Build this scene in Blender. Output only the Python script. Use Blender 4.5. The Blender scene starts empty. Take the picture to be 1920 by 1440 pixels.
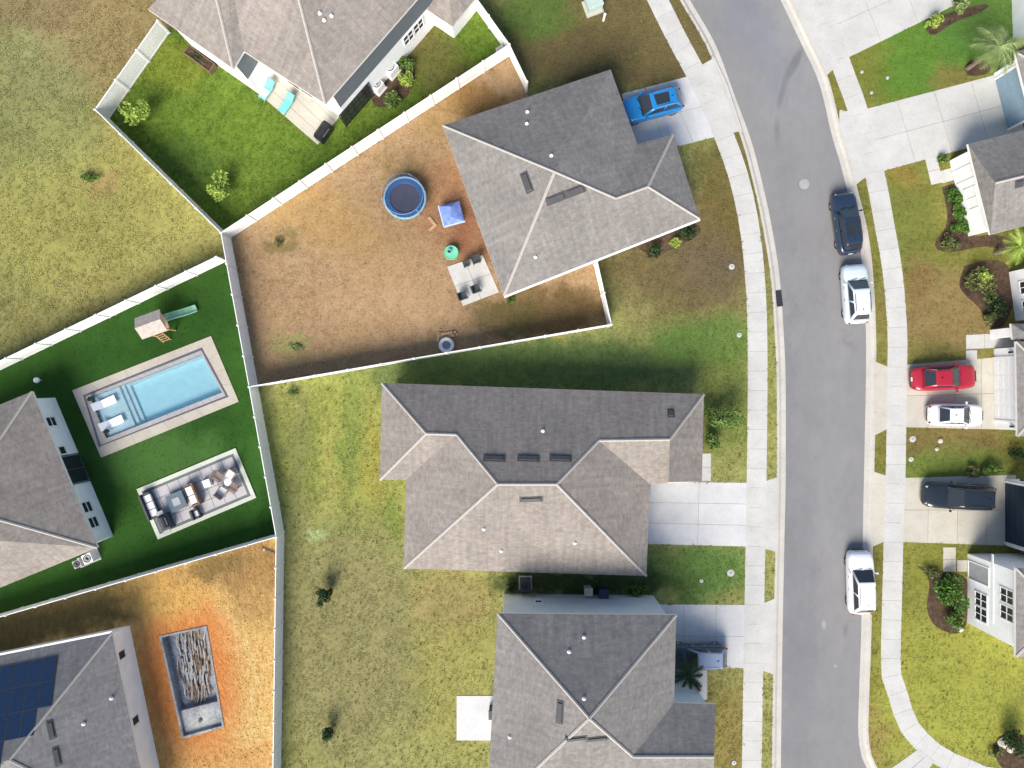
import bpy, bmesh, math, random
import numpy as np
from mathutils import Vector, Matrix
from mathutils.geometry import tessellate_polygon

# ------------------------------------------------------------------ camera, sky, sun, exposure
scene = bpy.context.scene
COL = scene.collection
H = 53.333                      # drone height in metres; 24 mm lens on 36 mm: 24 photo pixels per metre on the ground
cam_d = bpy.data.cameras.new('camera')
cam = bpy.data.objects.new('camera', cam_d); COL.objects.link(cam)
cam.location = (0, 0, H); cam.rotation_euler = (0, 0, 0)
cam_d.sensor_width = 36; cam_d.lens = 24.0; cam_d.clip_end = 3000
scene.camera = cam
SUN_AZ, SUN_EL = math.radians(199), math.radians(38.5)
to_sun = Vector((math.sin(SUN_AZ)*math.cos(SUN_EL), math.cos(SUN_AZ)*math.cos(SUN_EL), math.sin(SUN_EL)))
world = bpy.data.worlds.new('World'); scene.world = world; world.use_nodes = True
wn = world.node_tree.nodes; wl = world.node_tree.links
sky = wn.new('ShaderNodeTexSky'); sky.sky_type = 'NISHITA'; sky.sun_disc = False
sky.sun_elevation = SUN_EL; sky.sun_rotation = SUN_AZ; sky.dust_density = 1.5
bg = wn['Background']; bg.inputs['Strength'].default_value = 0.135
wl.new(sky.outputs[0], bg.inputs[0])
sun_d = bpy.data.lights.new('sun', 'SUN'); sun_d.energy = 4.65; sun_d.angle = math.radians(36); sun_d.color = (1, .93, .82)
sun = bpy.data.objects.new('sun', sun_d); COL.objects.link(sun)
sun.rotation_euler = to_sun.to_track_quat('Z', 'Y').to_euler(); sun.location = (-20, -40, 60)
scene.view_settings.view_transform = 'Standard'; scene.view_settings.look = 'None'
scene.view_settings.exposure = 0.42; scene.view_settings.gamma = 1
scene.view_settings.use_curve_mapping = False

# ------------------------------------------------------------------ helpers
S = 24.0
K = 1.55                        # display value of a horizontal surface of albedo 1
def W(px, py, z=0.0):           # photo pixel -> point at height z
    s = (H - z) / H / S
    return Vector(((px - 960) * s, (720 - py) * s, z))
def lin(c):
    c = c / 255.0
    return c / 12.92 if c <= 0.04045 else ((c + 0.055) / 1.055) ** 2.4
def A(r, g, b, k=None):         # colour seen in the sun -> albedo
    k = k or K
    return (min(lin(r) / k, .86), min(lin(g) / k, .86), min(lin(b) / k, .86), 1)

def tag(o, label=None, cat=None, group=None, kind=None):
    if label: o['label'] = label
    if cat: o['category'] = cat
    if group: o['group'] = group
    if kind: o['kind'] = kind
    return o
def empty(name, loc, rz=0, label=None, cat=None, group=None):
    o = bpy.data.objects.new(name, None); COL.objects.link(o)
    o.location = loc; o.rotation_euler = (0, 0, rz); o.empty_display_size = .3
    return tag(o, label, cat, group)
def link(name, me, parent=None, loc=None, rz=0, world=False):
    o = bpy.data.objects.new(name, me); COL.objects.link(o)
    if loc is not None: o.location = loc
    o.rotation_euler = (0, 0, rz)
    if parent is not None:
        o.parent = parent
        if world and parent.type == 'EMPTY': o.matrix_parent_inverse = Matrix.Translation(-parent.location)
    return o

class MB:
    def __init__(s): s.v = []; s.f = []; s.m = []; s.M = Matrix.Identity(4); s.mi = 0
    def add(s, vs, fs):
        n = len(s.v)
        s.v += [tuple(s.M @ Vector(p)) for p in vs]
        for f in fs: s.f.append(tuple(i + n for i in f)); s.m.append(s.mi)
        return s
    def box(s, c, d, rz=0, taper=1.0):
        x, y, z = d[0]/2, d[1]/2, d[2]/2; R = Matrix.Rotation(rz, 3, 'Z'); c = Vector(c); vs = []
        for k, t in ((-z, 1), (z, taper)):
            for (a, b) in ((-x, -y), (x, -y), (x, y), (-x, y)): vs.append(c + R @ Vector((a*t, b*t, k)))
        return s.add(vs, [(3,2,1,0),(4,5,6,7),(0,1,5,4),(1,2,6,5),(2,3,7,6),(3,0,4,7)])
    def bar(s, a, b, w, h=None):          # rectangular bar from a to b
        a = Vector(a); b = Vector(b); h = h or w; d = (b - a).normalized()
        u = d.cross(Vector((0,0,1)))
        if u.length < 1e-3: u = Vector((1,0,0))
        u.normalize(); v = u.cross(d).normalized(); vs = []
        for p in (a, b):
            for (i, j) in ((-1,-1),(1,-1),(1,1),(-1,1)): vs.append(p + u*i*w/2 + v*j*h/2)
        return s.add(vs, [(3,2,1,0),(4,5,6,7),(0,1,5,4),(1,2,6,5),(2,3,7,6),(3,0,4,7)])
    def tube(s, pts, rs, n=8, cap=True):
        pts = [Vector(p) for p in pts]
        if not isinstance(rs, (list, tuple)): rs = [rs]*len(pts)
        vs = []; fs = []
        for i, p in enumerate(pts):
            d = (pts[min(i+1, len(pts)-1)] - pts[max(i-1, 0)]).normalized()
            u = d.cross(Vector((0,0,1)))
            if u.length < 1e-3: u = Vector((1,0,0))
            u.normalize(); v = u.cross(d)
            for k in range(n):
                a = 2*math.pi*k/n; vs.append(p + (u*math.cos(a) + v*math.sin(a))*rs[i])
        for i in range(len(pts)-1):
            for k in range(n):
                k2 = (k+1) % n; fs.append((i*n+k, i*n+k2, (i+1)*n+k2, (i+1)*n+k))
        if cap: fs.append(tuple(range(n))[::-1]); fs.append(tuple((len(pts)-1)*n+k for k in range(n)))
        return s.add(vs, fs)
    def lathe(s, prof, n=20, c=(0,0,0), closed=False):
        vs = []; fs = []; c = Vector(c); m = len(prof)
        for k in range(n):
            a = 2*math.pi*k/n
            for (r, z) in prof: vs.append(c + Vector((r*math.cos(a), r*math.sin(a), z)))
        for k in range(n):
            k2 = (k+1) % n
            for j in range(m if closed else m-1):
                j2 = (j+1) % m; fs.append((k*m+j, k2*m+j, k2*m+j2, k*m+j2))
        return s.add(vs, fs)
    def prism(s, poly, z0, z1):            # poly: list of (x, y)
        n = len(poly)
        ar = sum(poly[i][0]*poly[(i+1)%n][1] - poly[(i+1)%n][0]*poly[i][1] for i in range(n))
        if ar < 0: poly = poly[::-1]
        vs = [(p[0], p[1], z0) for p in poly] + [(p[0], p[1], z1) for p in poly]
        return s.add(vs, [tuple(range(n))[::-1], tuple(range(n, 2*n))] + [(i, (i+1)%n, n+(i+1)%n, n+i) for i in range(n)])
    def mesh(s, name, mats, smooth=False):
        me = bpy.data.meshes.new(name); me.from_pydata(s.v, [], s.f)
        if not isinstance(mats, (list, tuple)): mats = [mats]
        for m in mats: me.materials.append(m)
        if any(s.m): me.polygons.foreach_set('material_index', s.m)
        if smooth: me.polygons.foreach_set('use_smooth', [True]*len(me.polygons))
        me.validate(); me.update()
        return me
    def build(s, name, mats, parent=None, loc=None, rz=0, smooth=False, world=False):
        return link(name, s.mesh(name, mats, smooth), parent, loc, rz, world)

def plate(name, poly, mat, z1=0.0, z0=-0.13, holes=(), parent=None):   # ground sheet with an edge, possibly with openings
    n = len(poly); loops = [[Vector((p[0], p[1], 0)) for p in poly]] + [[Vector((p[0], p[1], 0)) for p in h] for h in holes]
    flat = [p for l in loops for p in l]
    tris = tessellate_polygon(loops); vs = [(p.x, p.y, z1) for p in flat]; fs = []
    for t in tris:
        a, b, c = [flat[i] for i in t]
        fs.append(tuple(t) if (b-a).cross(c-a).z > 0 else tuple(t)[::-1])
    base = 0
    for l in loops:
        m = len(l); k = len(vs); vs += [(p.x, p.y, z1) for p in l] + [(p.x, p.y, z0) for p in l]
        for i in range(m): fs.append((k+i, k+(i+1)%m, k+m+(i+1)%m, k+m+i))
    me = bpy.data.meshes.new(name); me.from_pydata(vs, [], fs); me.materials.append(mat); me.validate(); me.update()
    return link(name, me, parent)
def PX(pts, z=0): return [tuple(W(x, y, z))[:2] for (x, y) in pts]

# ------------------------------------------------------------------ materials
def nmat(name):
    m = bpy.data.materials.new(name); m.use_nodes = True; nt = m.node_tree
    return m, nt, nt.nodes['Principled BSDF']
def N(nt, typ, **kw):
    n = nt.nodes.new(typ)
    for k, v in kw.items():
        if k.startswith('i_'): n.inputs[int(k[2:]) if k[2:].isdigit() else k[2:]].default_value = v
        else: setattr(n, k, v)
    return n
def noise(nt, vec, scale, detail=4, rough=.6):
    n = N(nt, 'ShaderNodeTexNoise'); n.inputs['Scale'].default_value = scale; n.inputs['Detail'].default_value = detail
    n.inputs['Roughness'].default_value = rough
    if vec is not None: nt.links.new(vec, n.inputs['Vector'])
    return n
def math_n(nt, op, a, b=None, clamp=False):
    n = N(nt, 'ShaderNodeMath', operation=op, use_clamp=clamp)
    for i, x in enumerate((a, b)):
        if x is None: continue
        if isinstance(x, (int, float)): n.inputs[i].default_value = x
        else: nt.links.new(x, n.inputs[i])
    return n.outputs[0]
def mixc(nt, fac, a, b, mode='MIX'):
    n = N(nt, 'ShaderNodeMix', data_type='RGBA', blend_type=mode)
    for s_, x in ((n.inputs[0], fac), (n.inputs[6], a), (n.inputs[7], b)):
        if isinstance(x, (int, float)): s_.default_value = x
        elif isinstance(x, tuple): s_.default_value = x
        else: nt.links.new(x, s_)
    return n.outputs[2]
def maprange(nt, x, a, b, c, d, smooth=False):
    n = N(nt, 'ShaderNodeMapRange', interpolation_type='SMOOTHSTEP' if smooth else 'LINEAR')
    nt.links.new(x, n.inputs[0])
    for i, v in enumerate((a, b, c, d)): n.inputs[i+1].default_value = v
    return n.outputs[0]
def bump(nt, bsdf, h, strength, dist=.02):
    b = N(nt, 'ShaderNodeBump'); b.inputs['Strength'].default_value = strength; b.inputs['Distance'].default_value = dist
    nt.links.new(h, b.inputs['Height']); nt.links.new(b.outputs[0], bsdf.inputs['Normal'])

def ground_mat(name, cols, patches=(), contrast=1.0, big=.12, mid=.7, fine=5.0, rough=1.0, wts=(.3,.35,.35), tuft=False, bmp=.6, bdist=.06, gain=1.0, speck=None, stretch=None):
    """cols: dark, mid, light albedo; patches: (px, py, rx, ry, colour, strength, rotation deg, softness)"""
    m, nt, bs = nmat(name)
    g = N(nt, 'ShaderNodeNewGeometry'); P = g.outputs['Position']
    if stretch:
        mp = N(nt, 'ShaderNodeMapping'); mp.inputs['Rotation'].default_value = (0,0,math.radians(stretch[0])); mp.inputs['Scale'].default_value = (stretch[1], 1, 1)
        nt.links.new(P, mp.inputs['Vector']); P2 = mp.outputs[0]
    else: P2 = P
    n1 = noise(nt, P, big, 4); n2 = noise(nt, P2, mid, 5, .65); n3 = noise(nt, P2, fine, 4, .7)
    f = math_n(nt, 'MULTIPLY', n1.outputs[0], wts[0])
    f = math_n(nt, 'ADD', f, math_n(nt, 'MULTIPLY', n2.outputs[0], wts[1]))
    f = math_n(nt, 'ADD', f, math_n(nt, 'MULTIPLY', n3.outputs[0], wts[2]))
    t = .5 * sum(wts); w = .17 / contrast
    f = maprange(nt, f, t - w, t + w, 0, 1)
    r = N(nt, 'ShaderNodeValToRGB'); nt.links.new(f, r.inputs[0])
    e = r.color_ramp.elements; e[0].color = cols[0]; e[1].color = cols[2]; x = e.new(.5); x.color = cols[1]
    col = r.outputs[0]
    if patches:
        dn = noise(nt, P, .45, 5, .65); off = N(nt, 'ShaderNodeVectorMath', operation='SUBTRACT'); nt.links.new(dn.outputs['Color'], off.inputs[0]); off.inputs[1].default_value = (.5,.5,.5)
        sc = N(nt, 'ShaderNodeVectorMath', operation='SCALE'); nt.links.new(off.outputs[0], sc.inputs[0]); sc.inputs['Scale'].default_value = 5.0
        Pd = N(nt, 'ShaderNodeVectorMath', operation='ADD'); nt.links.new(P, Pd.inputs[0]); nt.links.new(sc.outputs[0], Pd.inputs[1])
        for pt in patches:
            (px, py, rx, ry, c, st) = pt[:6]; rot = pt[6] if len(pt) > 6 else 0; soft = pt[7] if len(pt) > 7 else .45; dist = pt[8] if len(pt) > 8 else True
            mp = N(nt, 'ShaderNodeMapping', vector_type='TEXTURE')
            p = W(px, py); mp.inputs['Location'].default_value = (p.x, p.y, 0); mp.inputs['Rotation'].default_value = (0, 0, math.radians(rot))
            mp.inputs['Scale'].default_value = (rx/S, ry/S, 1000)
            nt.links.new(Pd.outputs[0] if dist else P, mp.inputs['Vector'])
            ln = N(nt, 'ShaderNodeVectorMath', operation='LENGTH'); nt.links.new(mp.outputs[0], ln.inputs[0])
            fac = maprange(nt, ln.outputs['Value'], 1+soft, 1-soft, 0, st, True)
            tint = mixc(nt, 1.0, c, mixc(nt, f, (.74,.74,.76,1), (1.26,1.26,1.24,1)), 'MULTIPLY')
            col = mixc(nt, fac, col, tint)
    if speck:
        v = noise(nt, P, speck[0], 2, .5); fac = maprange(nt, v.outputs[0], .58, .68, 0, speck[2])
        col = mixc(nt, fac, col, speck[1])
    if tuft:
        rp = maprange(nt, g.outputs['Random Per Island'], 0, 1, .80, 1.25)
        cb = N(nt, 'ShaderNodeCombineColor')
        for i in range(3): nt.links.new(rp, cb.inputs[i])
        col = mixc(nt, 1.0, col, cb.outputs[0], 'MULTIPLY')
    if gain != 1: col = mixc(nt, 1.0, col, (gain,gain,gain,1), 'MULTIPLY')
    nt.links.new(col, bs.inputs['Base Color']); bs.inputs['Roughness'].default_value = rough
    bs.inputs['Specular IOR Level'].default_value = .15
    if bmp: bump(nt, bs, math_n(nt, 'ADD', n3.outputs[0], n2.outputs[0]), bmp, bdist)
    return m

def plain(name, c, rough=.6, spec=.4, metal=0, var=.12, scale=2.0, coat=0, objvar=0, bmp=0):
    m, nt, bs = nmat(name)
    tc = N(nt, 'ShaderNodeTexCoord'); nz = noise(nt, tc.outputs['Object'], scale, 5, .65)
    f = maprange(nt, nz.outputs[0], .3, .7, 1-var, 1+var)
    if objvar:
        oi = N(nt, 'ShaderNodeObjectInfo'); f = math_n(nt, 'MULTIPLY', f, maprange(nt, oi.outputs['Random'], 0, 1, 1-objvar, 1+objvar))
    cb = N(nt, 'ShaderNodeCombineColor')
    for i in range(3): nt.links.new(f, cb.inputs[i])
    col = mixc(nt, 1.0, c, cb.outputs[0], 'MULTIPLY')
    nt.links.new(col, bs.inputs['Base Color']); bs.inputs['Roughness'].default_value = rough
    bs.inputs['Specular IOR Level'].default_value = spec; bs.inputs['Metallic'].default_value = metal
    if coat: bs.inputs['Coat Weight'].default_value = coat; bs.inputs['Coat Roughness'].default_value = .08
    if bmp: bump(nt, bs, nz.outputs[0], bmp, .01)
    return m

def concrete(name, c, stain=.5):
    m, nt, bs = nmat(name)
    g = N(nt, 'ShaderNodeNewGeometry'); P = g.outputs['Position']
    a = noise(nt, P, .5, 6, .7); b = noise(nt, P, 9, 3, .6); d = noise(nt, P, 1.7, 5, .7)
    oi = N(nt, 'ShaderNodeObjectInfo')
    f = maprange(nt, a.outputs[0], .3, .7, .88, 1.08)
    f = math_n(nt, 'MULTIPLY', f, maprange(nt, b.outputs[0], .3, .7, .93, 1.06))
    f = math_n(nt, 'MULTIPLY', f, maprange(nt, oi.outputs['Random'], 0, 1, .965, 1.025))
    f = math_n(nt, 'MULTIPLY', f, maprange(nt, d.outputs[0], .58, .75, 1, 1-.35*stain))
    cb = N(nt, 'ShaderNodeCombineColor')
    for i in range(3): nt.links.new(f, cb.inputs[i])
    col = mixc(nt, 1.0, c, cb.outputs[0], 'MULTIPLY')
    col = mixc(nt, maprange(nt, d.outputs[0], .52, .72, 0, .35*stain), col, (.42,.36,.27,1))
    nt.links.new(col, bs.inputs['Base Color']); bs.inputs['Roughness'].default_value = .9; bs.inputs['Specular IOR Level'].default_value = .2
    bump(nt, bs, b.outputs[0], .2, .01)
    return m

def shingle(name, c, var=.085):
    m, nt, bs = nmat(name)
    uv = N(nt, 'ShaderNodeUVMap'); uv.uv_map = 'roof'
    br = N(nt, 'ShaderNodeTexBrick'); nt.links.new(uv.outputs[0], br.inputs['Vector'])
    br.inputs['Scale'].default_value = 1; br.inputs['Brick Width'].default_value = .34; br.inputs['Row Height'].default_value = .145
    br.inputs['Mortar Size'].default_value = .006; br.inputs['Mortar Smooth'].default_value = .3
    d = lambda k: (c[0]*k, c[1]*k, c[2]*k, 1)
    br.inputs['Color1'].default_value = d(1-var); br.inputs['Color2'].default_value = d(1+var); br.inputs['Mortar'].default_value = d(.72)
    br.offset = .5
    nz = noise(nt, uv.outputs[0], 2.6, 6, .75); n2 = noise(nt, uv.outputs[0], .3, 4, .6)
    mp = N(nt, 'ShaderNodeMapping'); mp.inputs['Scale'].default_value = (3.0, .25, 1); nt.links.new(uv.outputs[0], mp.inputs['Vector'])
    n3 = noise(nt, mp.outputs[0], 1.0, 4, .6)
    f = math_n(nt, 'MULTIPLY', maprange(nt, nz.outputs[0], .3, .7, .80, 1.20), maprange(nt, n2.outputs[0], .3, .7, .88, 1.12))
    f = math_n(nt, 'MULTIPLY', f, maprange(nt, n3.outputs[0], .3, .7, .88, 1.12))
    cb = N(nt, 'ShaderNodeCombineColor')
    for i in range(3): nt.links.new(f, cb.inputs[i])
    col = mixc(nt, 1.0, br.outputs[0], cb.outputs[0], 'MULTIPLY')
    nt.links.new(col, bs.inputs['Base Color']); bs.inputs['Roughness'].default_value = .95; bs.inputs['Specular IOR Level'].default_value = .15
    bump(nt, bs, br.outputs['Fac'], -.3, .015)
    return m

def siding(name, c, lap=.18):
    m, nt, bs = nmat(name)
    g = N(nt, 'ShaderNodeNewGeometry'); sp = N(nt, 'ShaderNodeSeparateXYZ'); nt.links.new(g.outputs['Position'], sp.inputs[0])
    fr = math_n(nt, 'FRACT', math_n(nt, 'DIVIDE', sp.outputs[2], lap))
    nz = noise(nt, g.outputs['Position'], 1.0, 5, .6)
    f = maprange(nt, nz.outputs[0], .3, .7, .93, 1.05)
    cb = N(nt, 'ShaderNodeCombineColor')
    for i in range(3): nt.links.new(f, cb.inputs[i])
    nt.links.new(mixc(nt, 1.0, c, cb.outputs[0], 'MULTIPLY'), bs.inputs['Base Color']); bs.inputs['Roughness'].default_value = .7
    bump(nt, bs, fr, .5, .02)
    return m

def leaf(name, c, var=.45):
    m, nt, bs = nmat(name)
    g = N(nt, 'ShaderNodeNewGeometry')
    f = math_n(nt, 'MULTIPLY', maprange(nt, g.outputs['Random Per Island'], 0, 1, 1-var, 1+var), 1.0)
    nz = noise(nt, g.outputs['Position'], 1.3, 3, .6); f = math_n(nt, 'MULTIPLY', f, maprange(nt, nz.outputs[0], .3, .7, .75, 1.25))
    cb = N(nt, 'ShaderNodeCombineColor'); 
    for i in range(3): nt.links.new(f, cb.inputs[i])
    nt.links.new(mixc(nt, 1.0, c, cb.outputs[0], 'MULTIPLY'), bs.inputs['Base Color']); bs.inputs['Roughness'].default_value = .55
    bs.inputs['Specular IOR Level'].default_value = .3
    tr = N(nt, 'ShaderNodeBsdfTranslucent'); tr.inputs[0].default_value = (c[0]*1.2, c[1]*1.3, c[2]*.7, 1)
    mx = N(nt, 'ShaderNodeMixShader'); mx.inputs[0].default_value = .25
    nt.links.new(bs.outputs[0], mx.inputs[1]); nt.links.new(tr.outputs[0], mx.inputs[2]); nt.links.new(mx.outputs[0], nt.nodes['Material Output'].inputs[0])
    return m

def water_mat(name):
    m, nt, bs = nmat(name)
    g = N(nt, 'ShaderNodeNewGeometry'); nz = noise(nt, g.outputs['Position'], 2.2, 3, .5)
    nt.nodes.remove(bs)
    tr = N(nt, 'ShaderNodeBsdfTransparent'); tr.inputs[0].default_value = (.80, .95, .985, 1)
    gl = N(nt, 'ShaderNodeBsdfGlossy'); gl.inputs['Roughness'].default_value = .04
    fr = N(nt, 'ShaderNodeFresnel'); fr.inputs[0].default_value = 1.33
    b = N(nt, 'ShaderNodeBump'); b.inputs['Strength'].default_value = .25; b.inputs['Distance'].default_value = .05
    nt.links.new(nz.outputs[0], b.inputs['Height']); nt.links.new(b.outputs[0], gl.inputs['Normal']); nt.links.new(b.outputs[0], fr.inputs['Normal'])
    mx = N(nt, 'ShaderNodeMixShader'); nt.links.new(fr.outputs[0], mx.inputs[0]); nt.links.new(tr.outputs[0], mx.inputs[1]); nt.links.new(gl.outputs[0], mx.inputs[2])
    nt.links.new(mx.outputs[0], nt.nodes['Material Output'].inputs[0])
    return m

M = {}
M['white'] = plain('white_vinyl', (.85,.85,.83,1), .45, var=.05)
M['whitepaint'] = plain('white_paint', (.78,.78,.77,1), .5, var=.04)
M['fascia'] = plain('fascia_white', (.74,.73,.69,1), .5, var=.05)
M['fascia_tan'] = plain('fascia_tan', (.55,.52,.46,1), .5, var=.05)
M['wall_white'] = siding('wall_white', (.86,.86,.86,1))
M['wall_shade_blue'] = siding('wall_white_shade_tint', (.60,.66,.70,1))  # blue of the shade put into the colour of a white wall
M['wall_stucco'] = plain('wall_stucco', (.66,.64,.60,1), .9, var=.05)
M['roof_taupe'] = shingle('shingle_taupe', (.252,.225,.204,1))
M['roof_grey'] = shingle('shingle_grey', (.216,.204,.194,1))
M['roof_dark'] = shingle('shingle_dark', (.19,.185,.185,1))
M['cap'] = plain('ridge_shingle', (.40,.37,.34,1), .9, var=.12, scale=6)
M['cap_d'] = plain('ridge_shingle_grey', (.30,.29,.28,1), .9, var=.12, scale=6)
M['vent'] = plain('dark_vent', (.06,.06,.065,1), .6)
M['pipe'] = plain('white_pipe', (.8,.8,.8,1), .4)
M['glass'] = plain('window_glass', (.025,.03,.036,1), .06, spec=.8, var=.1)
M['black'] = plain('black_metal', (.022,.022,.025,1), .4)
M['rubber'] = plain('tyre_rubber', (.02,.02,.02,1), .85)
M['rim'] = plain('alloy_rim', (.5,.5,.52,1), .3, metal=.8)
M['charcoal'] = plain('charcoal', (.06,.065,.07,1), .6)
M['grey'] = plain('grey_metal', (.33,.34,.35,1), .5)
M['cushion'] = plain('pale_cushion', (.72,.71,.70,1), .9)
M['wood'] = plain('tan_wood', (.42,.27,.15,1), .8, var=.25, scale=6)
M['brownwood'] = plain('brown_wood', (.16,.10,.065,1), .8, var=.3, scale=6)
M['mulch'] = ground_mat('mulch', (A(58,46,38), A(98,80,66), A(130,110,90)), contrast=1.2, big=.6, mid=3, fine=9)
M['conc'] = concrete('concrete_pale', A(229,228,224), .4)
M['conc_new'] = concrete('concrete_new', A(239,239,240), .15)
M['conc_old'] = concrete('concrete_weathered', A(222,217,206), .6)
M['conc_cream'] = concrete('concrete_cream', A(226,220,206), .45)
M['kerb'] = concrete('kerb_concrete', A(226,221,212), .5)
M['water'] = water_mat('pool_water')
# ------------------------------------------------------------------ ground, road, kerbs, pavements
rnd = random.Random(7)
def resample(pts, step):
    P = [Vector((p[0], p[1])) for p in pts]
    # Catmull-Rom smoothing then even spacing
    dense = []
    for i in range(len(P)-1):
        p0, p1, p2, p3 = P[max(i-1,0)], P[i], P[i+1], P[min(i+2,len(P)-1)]
        for k in range(12):
            t = k/12; dense.append(.5*((2*p1)+(p2-p0)*t+(2*p0-5*p1+4*p2-p3)*t*t+(3*p1-p0-3*p2+p3)*t**3))
    dense.append(P[-1])
    out = [dense[0]]; acc = 0
    for a, b in zip(dense, dense[1:]):
        L = (b-a).length
        while acc + L >= step and L > 1e-6:
            r = (step-acc)/L; a = a + (b-a)*r; out.append(a); L = (b-a).length; acc = 0
        acc += L
    return out
def offset_line(pts, d):           # d > 0: to the left of travel
    out = []
    for i in range(len(pts)):
        t = (pts[min(i+1,len(pts)-1)] - pts[max(i-1,0)]).normalized()
        out.append(pts[i] + Vector((-t.y, t.x))*d)
    return out

WKERB = [(1090,-420),(1180,-220),(1250,-80),(1295,0),(1342,82),(1377,175),(1410,265),(1432,350),(1447,420),(1462,513),(1470,618),(1474,720),(1474,900),(1472,1000),(1468,1200),(1465,1440),(1463,1700),(1461,2100)]
EKERB = [(1250,-420),(1340,-240),(1425,-80),(1465,0),(1503,80),(1537,155),(1560,250),(1575,300),(1592,365),(1608,430),(1618,500),(1624,600),(1625,700),(1622,850),(1619,1000),(1616,1185),(1612,1300),(1611,1385),(1625,1440),(1670,1500),(1750,1550),(1900,1570),(2300,1575)]
WWALK = [(1000,-420),(1110,-200),(1175,-80),(1213,0),(1250,75),(1285,140),(1315,200),(1340,260),(1362,320),(1378,380),(1390,450),(1397,520),(1401,600),(1402,720),(1400,900),(1396,1130),(1391,1440),(1389,1700),(1387,2100)]
EWALK = [(1330,-420),(1420,-220),(1480,-80),(1515,0),(1560,128),(1590,210),(1622,330),(1640,425),(1655,512),(1664,625),(1663,720),(1661,875),(1657,1000),(1655,1085),(1652,1255),(1665,1305),(1683,1360),(1707,1395),(1750,1432),(1810,1460),(1900,1480),(2300,1490)]
wk = [Vector(p) for p in PX(WKERB)]; ek = [Vector(p) for p in PX(EKERB)]
wk = resample(wk, 1.0); ek = resample(ek, 1.0)
ROADZ = -.10
field_mat = ground_mat('field_grass', (A(128,116,68), A(170,155,98), A(196,184,128)), patches=[
    (40,190,150,190,A(142,150,100),.7), (20,560,130,150,A(132,138,80),.5), (180,400,250,150,A(172,170,96),.8), (90,250,120,60,A(150,154,94),.6),
    (210,60,120,90,A(160,138,98),.6), (60,20,90,40,A(146,122,92),.6), (200,350,30,25,A(190,150,110),.5)], contrast=1.15, mid=.9, fine=4.5, gain=1.06, wts=(.35,.35,.3))
g = MB(); g.add([(-900,-900,-.16),(900,-900,-.16),(900,900,-.16),(-900,900,-.16)], [(0,1,2,3)])
POOLHOLE = [(162,746),(176,733),(374,655),(386,662),(420,735),(414,747),(204,828),(192,822)]
PITHOLE = [(299,1192),(388,1173),(421,1363),(342,1385)]
gp = PX([(-20000,-20000),(20000,-20000),(20000,20000),(-20000,20000)])
tag(plate('ground', gp, field_mat, -.16, -.5, holes=[PX(POOLHOLE), PX(PITHOLE)]), kind='structure')

M['asphalt'] = ground_mat('asphalt', (A(140,139,141), A(158,157,158), A(170,169,170)), patches=[
    (1488,122,8,34,A(82,82,84),1,-28,.4,False), (1468,170,5,30,A(92,92,94),.95,-14,.5,False), (1458,240,5,26,A(132,132,138),.6,0,.7,False),
    (1508,345,9,9,A(120,120,120),.6,0,.6,False), (1480,110,60,130,A(172,172,172),.5), (1568,1250,3,3,A(190,190,188),.7,0,.6,False), (1546,1172,4,8,A(196,196,196),.7,0,.6,False), (1512,1072,9,6,A(172,172,172),.5,0,.6,False), (1596,640,12,20,A(130,130,132),.4), (1590,1180,9,14,A(126,126,128),.5), (1540,520,6,120,A(152,152,154),.6,0,.6), (1500,1200,26,260,A(147,147,152),.6,0,.7), (1420,60,40,140,A(146,150,160),.6,25,.7),
    (1478,800,12,500,A(146,146,150),.5,0,.7), (1600,250,14,120,A(150,152,158),.5,15), (1560,900,30,300,A(166,165,165),.4)], contrast=.6, big=.2, mid=.8, fine=14, wts=(.4,.3,.3), bmp=.25, stretch=(0,2.2))
road_poly = [tuple(p) for p in wk] + [tuple(p) for p in ek[::-1]]
tag(plate('road', road_poly, M['asphalt'], ROADZ, -.15), kind='structure')

def kerb(name, line, side, label):
    prof = [(0,ROADZ+.004),(.36,ROADZ+.02),(.46,-.03),(.56,.015),(.74,.022),(.74,-.14),(0,-.14)]
    mb = MB(); n = len(prof); rows = [offset_line(line, side*d) for d, z in prof]
    for i in range(len(line)-1):
        for j in range(n-1):
            q = [rows[j][i], rows[j][i+1], rows[j+1][i+1], rows[j+1][i]]; zz = [prof[j][1], prof[j][1], prof[j+1][1], prof[j+1][1]]
            vs = [(p.x, p.y, z) for p, z in zip(q, zz)]
            mb.add(vs, [(0,1,2,3) if side > 0 else (3,2,1,0)])
    me = mb.mesh(name, M['kerb']); bm = bmesh.new(); bm.from_mesh(me); bmesh.ops.remove_doubles(bm, verts=bm.verts, dist=1e-4); bmesh.ops.recalc_face_normals(bm, faces=bm.faces); bm.to_mesh(me); bm.free()
    return tag(link(name, me), kind='structure')
kerb('kerb_west', wk, -1, ''); kerb('kerb_east', ek, 1, '')

# storm drain inlet, manhole
d = W(1460, 560, ROADZ)
dr = empty('storm_drain', (d.x, d.y, ROADZ+.02), math.radians(-83), 'dark storm drain grate in the west kerb beside the road', 'drain')
mb = MB(); mb.box((0,0,.02), (1.25,.48,.05)); mb.build('pit_opening', M['black'], dr)
mb = MB()
for i in range(9): mb.box((-.52+.13*i, 0, .058), (.045,.44,.03))
mb.build('grate', M['charcoal'], dr)
d = W(1508, 345, ROADZ)
mh = empty('manhole_cover', (d.x, d.y, ROADZ), 0, 'round grey manhole cover in the middle of the asphalt road', 'manhole')
mb = MB(); mb.lathe([(0,.02),(.34,.02),(.34,0)], 20); mb.build('lid', M['grey'], mh)
mb = MB(); mb.lathe([(.35,.012),(.35,.024),(.42,.018),(.42,0)], 20); mb.build('rim', M['grey'], mh)

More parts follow.
